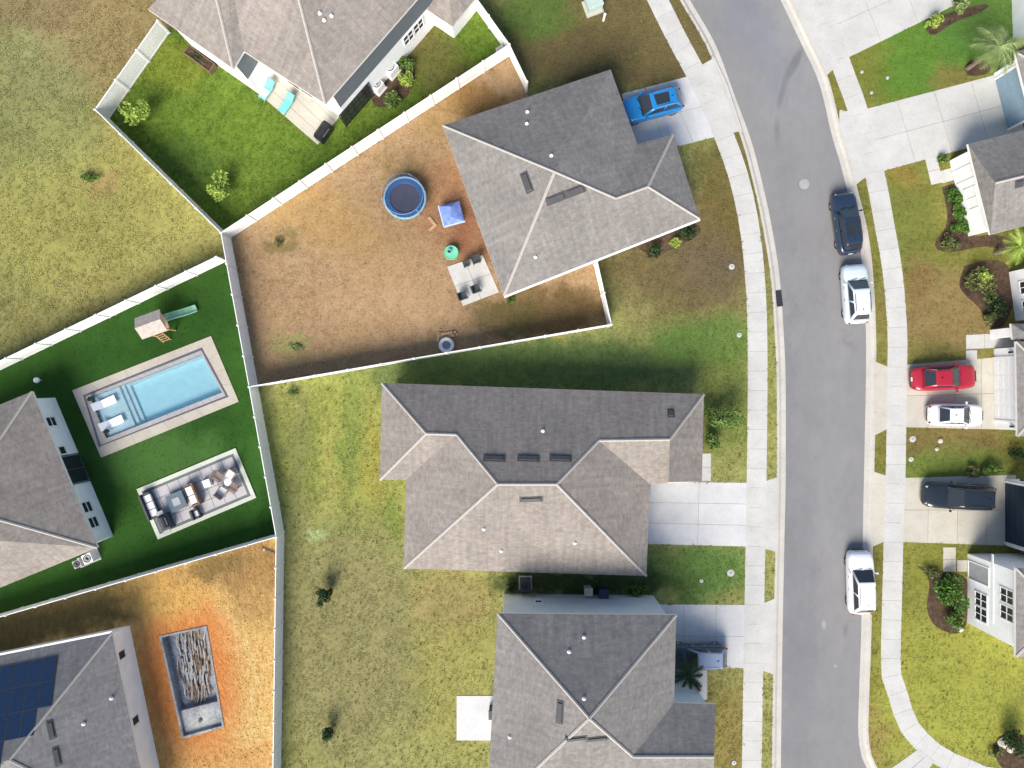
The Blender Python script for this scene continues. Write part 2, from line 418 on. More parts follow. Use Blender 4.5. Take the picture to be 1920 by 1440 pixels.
# lawns as sheets of ground
def seg(poly): return PX(poly)
wwalk_e = [tuple(p) for p in PX(WWALK)]
wk_back = offset_line(wk, -.70); ek_back = offset_line(ek, .70)
M['lawn_west'] = lw_args = dict(cols=(A(122,125,70), A(156,156,92), A(186,182,120)), patches=[
    (1180,60,290,130,A(110,97,64),.9), (1120,110,160,60,A(98,87,60),.5), (1290,480,170,120,A(116,101,70),.92), (1370,340,60,130,A(112,99,58),.85), (1330,500,60,60,A(112,98,80),.6),
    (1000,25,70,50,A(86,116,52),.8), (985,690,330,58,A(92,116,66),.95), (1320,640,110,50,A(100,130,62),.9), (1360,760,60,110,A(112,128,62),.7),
    (620,850,120,150,A(164,170,84),.7), (590,850,30,120,A(124,136,66),.5), (690,960,60,90,A(150,156,76),.5), (655,830,18,120,A(128,146,74),.7), (612,900,16,130,A(176,170,96),.6), (700,850,14,90,A(170,160,80),.6), (730,990,24,60,A(124,146,64),.7), (560,870,24,200,A(130,134,84),.6), (760,1230,30,160,A(134,136,84),.5), (640,990,50,30,A(120,140,76),.5),
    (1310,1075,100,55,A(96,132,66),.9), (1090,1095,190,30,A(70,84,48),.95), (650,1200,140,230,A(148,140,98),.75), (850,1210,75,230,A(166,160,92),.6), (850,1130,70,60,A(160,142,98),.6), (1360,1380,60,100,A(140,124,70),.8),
    (590,1000,24,12,A(176,190,130),.8)], contrast=1.15, mid=1.1, fine=4.2, wts=(.25,.35,.4))
LAWN = {}; GAIN = {'lawn_west':1.18,'lawn_east':1.12,'lawn_lush':1.12,'lawn_dead':1.02}
def lawn(name, poly, args, holes=(), z=0.0, nm=None):
    args = dict(args, gain=GAIN.get(name,1.0)); m = ground_mat(name + '_soil', **args)
    o = tag(plate(nm or 'lawn', poly, m, z, -.14, holes), kind='structure')
    LAWN[name] = (poly, args, holes, z); return o
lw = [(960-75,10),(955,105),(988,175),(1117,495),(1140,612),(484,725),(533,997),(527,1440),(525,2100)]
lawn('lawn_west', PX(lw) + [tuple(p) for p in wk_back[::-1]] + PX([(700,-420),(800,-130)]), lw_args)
lawn('lawn_dead', PX([(433,446),(955,105),(988,175),(1117,495),(1140,612),(484,725)]), dict(cols=(A(146,119,87), A(186,154,116), A(214,187,150)), patches=[
    (560,380,190,60,A(196,160,100),.6,-33), (880,180,140,40,A(160,124,72),.8,-33), (820,220,60,40,A(176,144,86),.5), (835,385,55,90,A(166,116,84),.6), (880,450,40,70,A(150,100,74),.7), (760,330,50,60,A(150,124,80),.5),
    (640,650,260,60,A(172,142,106),.5), (1030,580,130,50,A(124,102,66),.9), (960,590,60,40,A(112,106,64),.6), (550,650,40,22,A(160,158,100),.8), (520,455,26,18,A(134,122,74),.7), (720,560,130,90,A(200,164,124),.5)],  # first patch: soft shadow of the lower fence painted into the soil colour
    contrast=1.0, mid=1.2, fine=4.5))
lawn('lawn_lush', PX([(205,223),(318,62),(380,-120),(800,-130),(885,10),(955,105),(433,446)]), dict(cols=(A(70,96,36), A(104,130,48), A(136,156,66)), patches=[
    (330,120,60,50,A(134,144,56),.7), (800,110,110,60,A(112,110,60),.85,-33), (760,70,50,50,A(122,112,68),.7),
    (330,300,70,40,A(66,98,44),.5), (470,230,110,60,A(114,142,52),.5)], contrast=1.1, mid=1.2, fine=4))
TURF = [(-400,890),(0,694),(424,490),(433,446),(484,725),(533,997),(394,1036),(0,1150),(-400,1265)]
lawn('lawn_turf', PX(TURF), dict(cols=(A(36,68,25), A(52,92,34), A(70,114,46)), patches=[(300,860,140,60,A(86,126,62),.7), (90,640,120,50,A(60,100,38),.6), (470,900,24,120,A(66,110,44),.6), (440,650,50,120,A(62,104,40),.5),
    (300,520,120,40,A(66,96,34),.5)], contrast=.7, mid=.5, fine=7, wts=(.45,.35,.2), bmp=.25), holes=[PX(POOLHOLE)])
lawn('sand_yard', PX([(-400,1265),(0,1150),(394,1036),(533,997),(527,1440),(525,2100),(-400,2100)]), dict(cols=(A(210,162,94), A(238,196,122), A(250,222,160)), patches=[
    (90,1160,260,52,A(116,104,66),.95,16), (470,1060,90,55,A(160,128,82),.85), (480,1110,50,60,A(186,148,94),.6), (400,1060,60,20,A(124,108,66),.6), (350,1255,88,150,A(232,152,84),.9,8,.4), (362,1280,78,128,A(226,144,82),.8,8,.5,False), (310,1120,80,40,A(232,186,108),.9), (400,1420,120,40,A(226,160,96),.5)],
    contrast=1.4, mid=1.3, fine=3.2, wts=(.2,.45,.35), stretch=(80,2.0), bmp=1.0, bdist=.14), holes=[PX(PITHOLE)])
lawn('lawn_east', [tuple(p) for p in ek_back] + PX([(2900,1575),(2900,-420)]), dict(cols=(A(100,104,48), A(134,134,66), A(168,166,92)), patches=[
    (1720,110,130,90,A(96,136,52),.95), (1850,40,100,80,A(92,134,62),.8), (1790,150,50,30,A(142,124,74),.7), (1775,590,120,80,A(150,128,84),.9), (1720,520,30,60,A(140,114,74),.7), (1700,340,30,40,A(154,130,66),.7), (1700,420,50,70,A(124,132,64),.8),
    (1780,830,110,35,A(128,108,68),.8), (1780,880,110,40,A(116,134,62),.85), (1800,1310,220,160,A(166,168,76),.85), (1730,1050,40,60,A(138,140,62),.7), (1600,900,60,500,A(128,122,60),.7), (1600,100,60,200,A(134,128,62),.6), (1630,1380,30,60,A(160,136,84),.6)],
    contrast=.95, mid=1.1, fine=4.2, stretch=(8,.45)))
fld = PX([(-2500,-420),(700,-420),(800,-130),(380,-120),(318,62),(205,223),(433,446),(424,490),(0,694),(-400,890),(-2500,1900)])
LAWN['field'] = None
m = field_mat
tag(plate('lawn', fld, m, 0, -.14), kind='structure'); LAWN['field'] = (fld, dict(cols=(A(128,116,68), A(170,155,98), A(196,184,128)), patches=[
    (40,190,150,190,A(142,150,100),.7), (20,560,130,150,A(132,138,80),.5), (180,400,250,150,A(172,170,96),.8), (90,250,120,60,A(150,154,94),.6),
    (210,60,120,90,A(160,138,98),.6), (60,20,90,40,A(146,122,92),.6)], contrast=1.15, mid=.9, fine=4.5, gain=1.06, wts=(.35,.35,.3)), (), 0)

HARD = []                        # hard surfaces: no grass there
def quad_piece(parent, q, z1, mat, z0=-.08, name='slab'):
    c = sum((Vector(p) for p in q), Vector((0,0)))/len(q)
    mb = MB(); mb.prism([(p[0]-c.x, p[1]-c.y) for p in q], z0, z1)
    o = mb.build(name, mat, parent, (c.x, c.y, 0)); return o
def pavement(name, line, width, mat, side, step=1.52):
    root = empty(name, (0,0,0)); root['kind'] = 'structure'
    a = resample([Vector(p) for p in PX(line)], step); b = offset_line(a, side*width)
    for i in range(len(a)-1):
        if abs(a[i].x) > 52 or abs(a[i].y) > 42: continue
        t = (a[i+1]-a[i]).normalized()*.007
        quad_piece(root, [tuple(a[i]+t), tuple(a[i+1]-t), tuple(b[i+1]-t), tuple(b[i]+t)], .018 + rnd.uniform(-.004,.004), mat)
    HARD.append([tuple(p) for p in a] + [tuple(p) for p in b[::-1]])
    return root
pavement('pavement_west', WWALK, 1.54, M['conc'], 1)
pavement('pavement_east', EWALK, 1.54, M['conc'], 1)
def slab_field(name, quad, nu, nv, mat, z=.022, kind='structure', label=None):
    root = empty(name, (0,0,0)); root['kind'] = kind
    q = [Vector(p) for p in PX(quad)]
    f = lambda u, v: q[0]*(1-u)*(1-v) + q[1]*u*(1-v) + q[2]*u*v + q[3]*(1-u)*v
    lu = (q[1]-q[0]).length; lv = (q[3]-q[0]).length; gu = .012/lu; gv = .012/lv
    for i in range(nu):
        for j in range(nv):
            u0, u1, v0, v1 = i/nu+gu, (i+1)/nu-gu, j/nv+gv, (j+1)/nv-gv
            quad_piece(root, [tuple(f(u0,v0)), tuple(f(u1,v0)), tuple(f(u1,v1)), tuple(f(u0,v1))], z + rnd.uniform(-.003,.003), mat)
    HARD.append([tuple(p) for p in q]); return root
# driveways with their aprons between pavement and kerb
slab_field('driveway', [(1165,176),(1297,141),(1349,255),(1200,292)], 3, 2, M['conc_new'], z=.012)
slab_field('driveway', [(1215,903),(1407,905),(1404,1025),(1212,1020)], 2, 3, M['conc_new'], z=.012)
slab_field('driveway', [(1222,1133),(1403,1134),(1401,1253),(1222,1250)], 3, 2, M['conc_new'], z=.012)
slab_field('garden_path', [(1250,1254),(1326,1254),(1326,1312),(1250,1312)], 1, 1, M['conc'])
slab_field('garden_path', [(1314,850),(1333,850),(1333,902),(1314,902)], 1, 2, M['conc'])
slab_field('driveway', [(1505,-70),(1583,112),(1790,10),(1740,-160)], 3, 3, M['conc'], z=.012)
slab_field('driveway', [(1613,207),(1890,134),(1922,248),(1648,323)], 4, 2, M['conc'], z=.012)
slab_field('driveway', [(1690,684),(1890,668),(1890,806),(1690,801)], 4, 2, M['conc_cream'], z=.012)
slab_field('driveway', [(1687,896),(1905,890),(1905,1024),(1684,1016)], 4, 2, M['conc_cream'], z=.012)
slab_field('garden_path', [(1734,297),(1756,292),(1768,342),(1746,347)], 1, 2, M['conc'])
slab_field('garden_path', [(1757,322),(1815,306),(1822,328),(1767,344)], 2, 1, M['conc'])
slab_field('garden_path', [(1811,628),(1915,622),(1915,650),(1811,655)], 3, 1, M['conc'])
slab_field('garden_path', [(1811,657),(1832,656),(1832,674),(1811,676)], 1, 1, M['conc'])
slab_field('garden_path', [(1768,1026),(1792,1026),(1792,1072),(1768,1072)], 1, 2, M['conc_cream'])
slab_field('garden_path', [(1794,1050),(1830,1050),(1830,1072),(1794,1072)], 1, 1, M['conc_cream'])
slab_field('pavement_ramp', [(1722,1404),(1752,1428),(1700,1490),(1640,1462)], 2, 1, M['conc'])
def apron(q, mat): 
    root = empty('driveway_apron', (0,0,0)); root['kind'] = 'structure'
    quad_piece(root, PX(q), .013, mat); HARD.append(PX(q))
apron([(1312,124),(1340,108),(1364,160),(1392,246),(1360,250)], M['conc'])
apron([(1428,905),(1460,893),(1459,1036),(1425,1026)], M['conc'])
apron([(1424,1134),(1456,1121),(1454,1266),(1421,1254)], M['conc'])
apron([(1480,-70),(1535,22),(1569,124),(1549,142),(1515,68),(1475,-10)], M['conc'])
apron([(1574,206),(1598,210),(1630,326),(1603,348),(1590,305),(1573,250)], M['conc'])
apron([(1641,678),(1671,690),(1671,800),(1639,817)], M['conc_cream'])
apron([(1637,884),(1669,894),(1665,1012),(1634,1026)], M['conc_cream'])

# ------------------------------------------------------------------ fences
def fence(label, a, b, h=1.83, n=None, mat='white'):
    A_, B_ = W(*a), W(*b); d = B_-A_; L = d.length; ang = math.atan2(d.y, d.x)
    n = n or max(1, round(L/2.42)); st = L/n
    root = empty('vinyl_fence', A_, ang, label, 'fence', 'white vinyl yard fences')
    mb = MB(); mb.box((0,0,h/2+.02), (.13,.13,h+.14)); mb.add([(-.08,-.08,h+.09),(.08,-.08,h+.09),(.08,.08,h+.09),(-.08,.08,h+.09),(0,0,h+.16)], [(0,1,4),(1,2,4),(2,3,4),(3,0,4),(3,2,1,0)])
    post = mb.mesh('post', M[mat])
    mb = MB(); w = st-.13; mb.box((st/2,0,h-.05), (w,.055,.14)); mb.box((st/2,0,.12), (w,.055,.14))
    k = max(4, round(w/.17)); bw = w/k
    for i in range(k): mb.box((.065+bw*(i+.5), 0, h/2+.03), (bw-.012,.022 + .006*(i%2), h-.31))
    pan = mb.mesh('panel', M[mat])
    for i in range(n+1): link('post', post, root, (i*st,0,-.03))
    for i in range(n): link('panel', pan, root, (i*st,0,0))
    return root
fence('white vinyl fence from the tan roofed house to the field corner', (318,62), (205,223))
fence('white vinyl fence between the lush green yard and the open field', (205,223), (433,446))
fence('long white vinyl fence between the lush yard and the dead brown yard', (433,446), (955,105))
fence('short white vinyl fence from the top fence corner down to the grey gabled roof', (955,105), (987,172))
fence('white vinyl fence running up to the top edge of the photo', (955,105), (880,0))
fence('white vinyl fence between the brown yard and the pool yard', (433,446), (484,725))
fence('white vinyl fence on the right side of the pool yard, beside the yellow green lawn', (484,725), (533,997))
fence('white vinyl fence between the orange sand yard and the mottled lawn', (533,997), (526,1500))
fence('white vinyl fence along the lower side of the dead brown yard', (484,725), (1140,612))
fence('short white vinyl fence from the brown yard corner up to the gabled house', (1140,612), (1114,497))
fence('white vinyl fence between the open field and the pool yard', (424,490), (-120,752))
fence('white vinyl fence between the pool yard and the orange sand yard', (533,997), (-120,1186))
from mathutils.geometry import intersect_ray_tri
# ------------------------------------------------------------------ houses
def line_int(p, d, q, e):
    den = d.x*e.y - d.y*e.x
    if abs(den) < 1e-6: return q.copy()
    t = ((q.x-p.x)*e.y - (q.y-p.y)*e.x)/den; return p + d*t
def inset(poly, dist):
    n = len(poly); P = [Vector(p) for p in poly]; D = dist if isinstance(dist, (list, tuple)) else [dist]*n
    ar = sum(P[i].x*P[(i+1)%n].y - P[(i+1)%n].x*P[i].y for i in range(n)); sg = 1 if ar > 0 else -1
    out = []
    for i in range(n):
        a, b, c = P[i-1], P[i], P[(i+1)%n]; d1 = (b-a).normalized(); d2 = (c-b).normalized()
        n1 = Vector((-d1.y, d1.x))*sg*D[i-1]; n2 = Vector((-d2.y, d2.x))*sg*D[i]
        out.append(line_int(a+n1, d1, b+n2, d2) if abs(d1.x*d2.y-d1.y*d2.x) > .05 else b+n1)
    return out
class House: pass
HOUSES = []
def house(name, label, outline, inner, facets, ze=2.9, pitch=.5, over=.4, roofm='roof_grey', wallm='wall_white', caps=(), capm='cap', fas='fascia', root=None, gables=(), cat='house', z0=-.1):
    h = House(); h.ze = ze; h.pitch = pitch
    E = [W(x, y, ze) for (x, y) in outline]; h.E = E; h.facets = facets
    c = sum(E, Vector())/len(E)
    h.root = root or empty(name, (c.x, c.y, 0), 0, label, cat)
    def plane_pt(px, py, ia, ib, p=None):
        p = p or pitch; a, b = E[ia], E[ib]; d = (b-a).normalized(); nrm = Vector((-d.y, d.x, 0))
        if (W(px, py, ze)-a).dot(nrm) < 0: nrm = -nrm
        x0 = Vector(((px-960)/S, (720-py)/S, 0)).dot(nrm); an = Vector((a.x,a.y,0)).dot(nrm)
        z = (ze + p*(x0-an))/(1 + p*x0/H)
        return W(px, py, z), d, Vector((-nrm.x*p, -nrm.y*p, 1)).normalized()
    h.plane_pt = plane_pt
    V = {i: E[i] for i in range(len(E))}
    for k, v in inner.items(): V[k] = V[v[1]].lerp(V[v[2]], v[3]) if v[0] == 'lerp' else plane_pt(*v)[0]
    h.V = V
    me = bpy.data.meshes.new('roof'); bm = bmesh.new(); uvl = bm.loops.layers.uv.new('roof')
    bv = {k: bm.verts.new(p) for k, p in V.items()}
    for fc in facets:
        f = bm.faces.new([bv[k] for k in fc]); f.normal_update()
        if f.normal.z < 0 and fc not in gables: f.normal_flip()
        f.normal_update(); nn = f.normal
        u = Vector((0,0,1)).cross(nn); u = u.normalized() if u.length > 1e-4 else Vector((1,0,0)); v = nn.cross(u)
        for l in f.loops: l[uvl].uv = (l.vert.co.dot(u), l.vert.co.dot(v))
        f.material_index = 1 if fc in gables else 0
    n = len(E); low = [bm.verts.new((p.x, p.y, p.z-.2)) for p in E]
    for i in range(n):
        f = bm.faces.new([bv[i], bv[(i+1)%n], low[(i+1)%n], low[i]]); f.material_index = 1
    f = bm.faces.new(low); f.material_index = 1
    bmesh.ops.recalc_face_normals(bm, faces=bm.faces)
    bm.to_mesh(me); bm.free(); me.materials.append(M[roofm]); me.materials.append(M[fas])
    h.roof = link('roof', me, h.root, world=True)
    foot = inset([(p.x, p.y) for p in E], over); h.foot = foot
    mb = MB(); mb.prism([tuple(p) for p in foot], z0, ze-.19)
    h.wall = mb.build('wall', M[wallm], h.root, world=True)
    HARD.append([tuple(p) for p in foot]); HOUSES.append(h)
    for (a, b) in caps:
        p, q = V[a], V[b]; d = (q-p); L = d.length; k = 1
        mb = MB(); u = d.normalized(); s = u.cross(Vector((0,0,1))).normalized()*.10; up = Vector((0,0,.03))
        vs = [p-s-up*.6, p+up*1.6, p+s-up*.6, q-s-up*.6, q+up*1.6, q+s-up*.6]
        mb.add([tuple(x+up) for x in vs], [(0,1,4,3),(1,2,5,4),(0,2,1),(3,4,5),(0,3,5,2)])
        mb.build('ridge_cap', M[capm], h.roof)
    return h
def roof_hit(h, px, py):      # where the sight line through a photo pixel meets the roof
    o = Vector((0,0,H)); d = (W(px, py, 0)-o).normalized(); best = None
    for fc in h.facets:
        P = [h.V[k] for k in fc]
        for t in tessellate_polygon([P]):
            a, b, c = [P[i] for i in t]; q = intersect_ray_tri(a, b, c, d, o, True)
            if q is not None and (best is None or q.z > best[0].z):
                nn = (b-a).cross(c-a).normalized(); nn = -nn if nn.z < 0 else nn
                best = (q, nn)
    if best is None: return h.plane_pt(px, py, 0, 1)
    nn = best[1]; u = Vector((0,0,1)).cross(nn).normalized(); return best[0], u, nn
def roof_vent(h, px, py, ia, ib, w=1.1, d=.3, across=False):
    p, u, nn = roof_hit(h, px, py); v = nn.cross(u)
    if across: u, v = v, -u
    mb = MB(); mb.M = Matrix.Translation(p) @ Matrix((u, v, nn)).transposed().to_4x4()
    mb.box((0,0,.02), (w+.16, d+.16, .03)); mb.box((0,0,.06), (w, d, .09), taper=.85)
    mb.build('roof_vent', M['vent'], h.roof)
def vent_pipe(h, px, py, ia, ib):
    p, u, nn = roof_hit(h, px, py)
    mb = MB(); mb.tube([p-Vector((0,0,.1)), p+Vector((0,0,.17))], .07, 8); mb.lathe([(.15,.0),(.12,.05),(.07,.09)], 10, p+Vector((0,0,.02)))
    mb.build('vent_pipe', M['pipe'], h.roof)
def gutter(h, i, j):
    a, b = h.E[i], h.E[j]; d = (b-a).normalized(); n_ = Vector((d.y,-d.x,0)); c = sum(h.E, Vector())/len(h.E)
    if (a-c).dot(n_) < 0: n_ = -n_
    mb = MB(); mb.bar(a+n_*.075-Vector((0,0,.07)), b+n_*.075-Vector((0,0,.07)), .14, .12); mb.build('gutter', M['white'], h.roof)
def edge_frame(h, i, px, py, z):
    n = len(h.foot); a = h.foot[i].to_3d(); b = h.foot[(i+1)%n].to_3d(); d = (b-a).normalized()
    t = (W(px, py, z) - a).dot(d); nrm = Vector((d.y, -d.x, 0)); c = sum(h.foot, Vector((0,0)))/n
    if (a - c.to_3d()).dot(nrm) < 0: nrm = -nrm
    p = a + d*t
    return Matrix.Translation((p.x, p.y, 0)) @ Matrix((d, nrm, Vector((0,0,1)))).transposed().to_4x4()
def window(h, i, px, py, zc, w, hh, cols=2, rows=2, name='window', frame='whitepaint', glass='glass'):
    Mx = edge_frame(h, i, px, py, zc); mb = MB(); mb.M = Mx; fw = .08; z0 = zc-hh/2; z1 = zc+hh/2
    for x in (-w/2-fw/2, w/2+fw/2): mb.box((x,.025,zc), (fw,.07,hh+2*fw))
    for z in (z0-fw/2, z1+fw/2): mb.box((0,.025,z), (w,.07,fw))
    for k in range(1, cols): mb.box((-w/2+w*k/cols,.03,zc), (.06,.05,hh))
    for k in range(1, rows): mb.box((0,.032,z0+hh*k/rows), (w,.045,.06))
    o = mb.build(name, M[frame], h.root, world=True)
    for a in range(cols):
        for b in range(rows):
            mb = MB(); mb.M = Mx; mb.box((-w/2+w*(a+.5)/cols,.008,z0+hh*(b+.5)/rows), (w/cols-.062,.02,hh/rows-.062)); mb.build('pane', M[glass], o)
    return o
def garage_door(h, i, px, py, w, mat, hh=2.25, rows=4, lamps=True):
    Mx = edge_frame(h, i, px, py, 1.1); mb = MB(); mb.M = Mx
    for x in (-w/2-.08, w/2+.08): mb.box((x,.03,hh/2+.06), (.16,.1,hh+.12))
    mb.box((0,.03,hh+.1), (w,.1,.16))
    o = mb.build('garage_door', M['whitepaint'], h.root, world=True)
    for r in range(rows):
        mb = MB(); mb.M = Mx; mb.box((0,.012,hh*(r+.5)/rows+.01), (w-.02,.04,hh/rows-.02))
        for k in range(4): mb.box((-w/2+w*(k+.5)/4,.034,hh*(r+.5)/rows+.01), (w/4-.25,.02,hh/rows-.2))
        mb.build('panel', mat, o)
    if lamps:
        for x in (-w/2-.45, w/2+.45):
            mb = MB(); mb.M = Mx; mb.box((x,.1,1.95), (.16,.2,.3), taper=.7); mb.build('wall_lamp', M['black'], h.root, world=True)

# the grey hip-roofed house with the blue car
h1 = house('house', 'grey hip roofed house whose driveway holds the blue car', [(830,235),(1145,130),(1195,270),(1262,252),(1312,410),(945,555)],
    {'a':(1040,322,4,5), 'b':(1155,372,4,5), 'c':(1215,350,4,5)}, [(5,0,'a'),(0,1,'a'),(1,2,'b','a'),(2,3,'c','b'),(3,4,'c'),(4,5,'a','b','c')],
    ze=2.85, roofm='roof_grey', wallm='wall_stucco', caps=[(0,'a'),(5,'a'),('a','b'),('b','c'),('c',4),('c',3)])
roof_vent(h1, 988, 342, 5, 0, 1.35, .45); roof_vent(h1, 1042, 372, 4, 5, 1.3, .45); roof_vent(h1, 1079, 358, 4, 5, 1.3, .45)
for (x, y) in ((989,210),(988,232),(1034,292)): vent_pipe(h1, x, y, 0, 1)
vent_pipe(h1, 1004, 482, 4, 5)
gutter(h1, 4, 5)
garage_door(h1, 1, 1188, 215, 4.6, M['whitepaint'], lamps=False)
window(h1, 4, 1050, 520, 1.4, 1.2, 1.2)

# the wide hip-roofed house in the middle
h3 = house('house', 'wide taupe hip roofed house in the middle of the photo', [(716,718),(1320,739),(1316,903),(1250,906),(1220,909),(1217,958),(1212,1080),(757,1066),(761,899),(712,900)],
    {'a':(799,813,0,1), 'b':(856,815,0,1), 'c':(933,908,0,1), 'd':(1044,908,0,1), 'e':(1123,826,0,1), 'f':(1256,824,0,1), 'g':('lerp','d',6,.63), 'h':(1254,904,1,2)},
    [(0,1,'f','e','d','c','b','a'),(9,0,'a'),(8,9,'a','b'),(7,8,'b','c'),(6,7,'c','d','g'),(4,5,'g','d','e'),(5,6,'g'),(3,4,'e','f'),(1,2,'h','f'),(2,3,'h'),(3,'f','h')],
    ze=2.8, pitch=.5, roofm='roof_taupe', wallm='wall_stucco', fas='fascia_tan', gables=[(2,3,'h'),(3,'f','h')],
    caps=[(0,'a'),(9,'a'),('a','b'),('b','c'),('c','d'),(7,'c'),('d',6),('d','e'),('e','f'),('f',1)])
for x in (927, 991, 1051): roof_vent(h3, x, 859, 0, 1, 1.4, .35)
roof_vent(h3, 996, 936, 6, 7, 1.5, .25); roof_vent(h3, 1258, 775, 0, 1, .35, .5)
for (x, y) in ((907,992),(940,1033),(1078,1018)): vent_pipe(h3, x, y, 6, 7)
vent_pipe(h3, 1018, 808, 0, 1)
garage_door(h3, 5, 1216, 985, 4.6, M['whitepaint'], lamps=False)

# the two-storey house at the bottom
h4 = house('house', 'two storey house with shade tinted white side wall at the bottom of the photo', [(933,1150),(1268,1153),(1264,1318),(1342,1320),(1336,1520),(912,1530)],
    {'a':(1105,1347,0,1), 'b':(1187,1419,2,3), 'c':(1339,1419,2,3)}, [(0,1,'a'),(1,2,'b','a'),(2,3,'c','b'),(3,4,'c'),(4,5,'a','b','c'),(5,0,'a')],
    ze=5.75, roofm='roof_grey', wallm='wall_shade_blue', gables=[(3,4,'c')], caps=[(0,'a'),(5,'a'),('a','b'),('b','c'),(1,'a')])
roof_vent(h4, 1050, 1335, 5, 0, 1.4, .35); roof_vent(h4, 1080, 1385, 4, 5, 1.35, .22); roof_vent(h4, 1120, 1385, 4, 5, 1.35, .22)
for (x, y) in ((1095,1195),(1067,1222),(1095,1310)): vent_pipe(h4, x, y, 0, 1)
vent_pipe(h4, 956, 1382, 5, 0)
window(h4, 0, 1010, 1118, 1.9, .5, .5, 1, 1)
garage_door(h4, 1, 1262, 1190, 4.4, M['whitepaint'], lamps=False)

# the two-storey house at the top
hA = house('house', 'tan roofed two storey house with teal loungers on its patio, top left', [(277,17),(437,129),(457,96),(610,195),(830,-57),(490,-290)],
    {'b':(385,-90,0,1), 'v':(424,-90,2,3), 'a':(533,-110,2,3)}, [(0,1,'b'),(1,2,'v','b'),(2,3,'a','v'),(3,4,'a'),(4,5,'b','v','a'),(5,0,'b')],
    ze=5.85, pitch=.42, over=[.4,.4,.95,.4,.4,.4], roofm='roof_taupe', wallm='wall_white', caps=[(1,'b'),(3,'a')])
hA2 = house('house', None, [(776,2),(848,50),(905,-20),(836,-72)], {'a':(842,-12,0,1)}, [(0,1,'a'),(1,2,'a'),(2,3,'a'),(3,0,'a')], ze=2.75, roofm='roof_taupe', wallm='wall_white', root=hA.root)
window(hA, 3, 752, 58, 2.05, .95, 1.1); window(hA, 3, 770, 36, 2.05, .95, 1.1)
M['slate'] = siding('slate_siding', (.13,.15,.17,1))
for e in (1, 3):
    a, b = hA.foot[e], hA.foot[(e+1)%6]; d = (b-a).normalized(); n_ = Vector((d.y,-d.x))
    if (a-sum(hA.foot, Vector((0,0)))/6).dot(n_) < 0 and e == 3: n_ = -n_
    if e == 1: n_ = Vector((.75,-.66))
    mb = MB(); mb.prism([tuple(a+d*.0+n_*.002), tuple(b-d*.0+n_*.002), tuple(b+n_*.035), tuple(a+n_*.035)], 2.95, 5.64); mb.build('upper_cladding', M['slate'], hA.root, world=True)
window(hA, 3, 664, 192, 1.15, 3.2, 2.0, 5, 3, 'sliding_door', frame='black'); window(hA, 2, 545, 185, 1.2, 2.4, 2.0, 2, 1, 'sliding_door')
window(hA, 0, 360, 100, 4.2, 1.2, 1.2)
for (x, y) in ((600,25),(622,30),(608,38)): vent_pipe(hA, x, y, 3, 4)

# the pool house on the left
hP = house('house', 'dark grey hip roofed house beside the swimming pool yard', [(60,734),(183,1027),(-169,1171),(-292,878)],
    {'a':(-85,951,0,1), 'b':(-200,1000,0,1,.45)}, [(0,1,'a'),(1,2,'b','a'),(2,3,'b'),(3,0,'a','b')], ze=2.9, roofm='roof_taupe', wallm='wall_white', caps=[(0,'a'),(1,'a')])
for (x, y, w, hh, zc) in ((97,790,.7,1.0,1.6),(165,950,.8,1.0,1.6),(178,978,.8,1.0,1.6)): window(hP, 0, x, y, zc, w, hh, 1, 2)
window(hP, 0, 138, 880, 1.15, 2.2, 2.1, 2, 1, 'sliding_door', frame='charcoal')
window(hP, 0, 115, 845, 1.7, .6, .7, 1, 1)

# the house with the solar array, bottom left
hQ = house('house', 'grey roofed house with dark solar panels, bottom left corner', [(210,1187),(288,1560),(-160,1650),(-238,1277)],
    {'a':(18,1425,0,1), 'b':(-70,1445,3,0)}, [(0,1,'a'),(1,2,'b','a'),(2,3,'b'),(3,0,'a','b')], ze=2.9, roofm='roof_dark', wallm='wall_white', caps=[(0,'a'),(1,'a')], capm='cap_d')
gutter(hQ, 3, 0)
window(hQ, 0, 232, 1227, 1.7, .6, .8, 1, 1); window(hQ, 0, 256, 1350, 1.7, .6, .8, 1, 1)
for (x, y) in ((209,1309),(157,1357)): vent_pipe(hQ, x, y, 0, 1)
roof_vent(hQ, 96, 1368, 0, 1, 1.2, .25); roof_vent(hQ, 107, 1418, 0, 1, 1.2, .25)
M['solar'] = plain('solar_cell', (.012,.03,.075,1), .12, spec=.6, var=.25, scale=9)
def solar_grid():
    e = W(210,1187,2.9); f = W(-238,1277,2.9); d = (f-e).normalized()
    a = roof_hit(hQ, 108, 1232); u = a[1]; nn = a[2]; v = nn.cross(u)
    if v.z < 0: v = -v
    o0 = a[0]
    if u.dot(d) < 0: u = -u
    mats = (u, v, u.cross(v))
    for r, (c0, c1) in enumerate(((0,8),(0,8),(1,8),(3,8))):
        for c in range(c0, c1):
            p = o0 + u*(c*1.06+.5) + v*(r*1.7+.75)
            Mx = Matrix.Translation(p) @ Matrix((u, v, nn)).transposed().to_4x4()
            mb = MB(); mb.M = Mx; mb.mi = 0; mb.box((0,0,.07), (1.03,1.67,.04)); mb.mi = 1; mb.box((0,0,.094), (.97,1.61,.008))
            mb.build('solar_panel', [M['charcoal'], M['solar']], hQ.roof)
solar_grid()

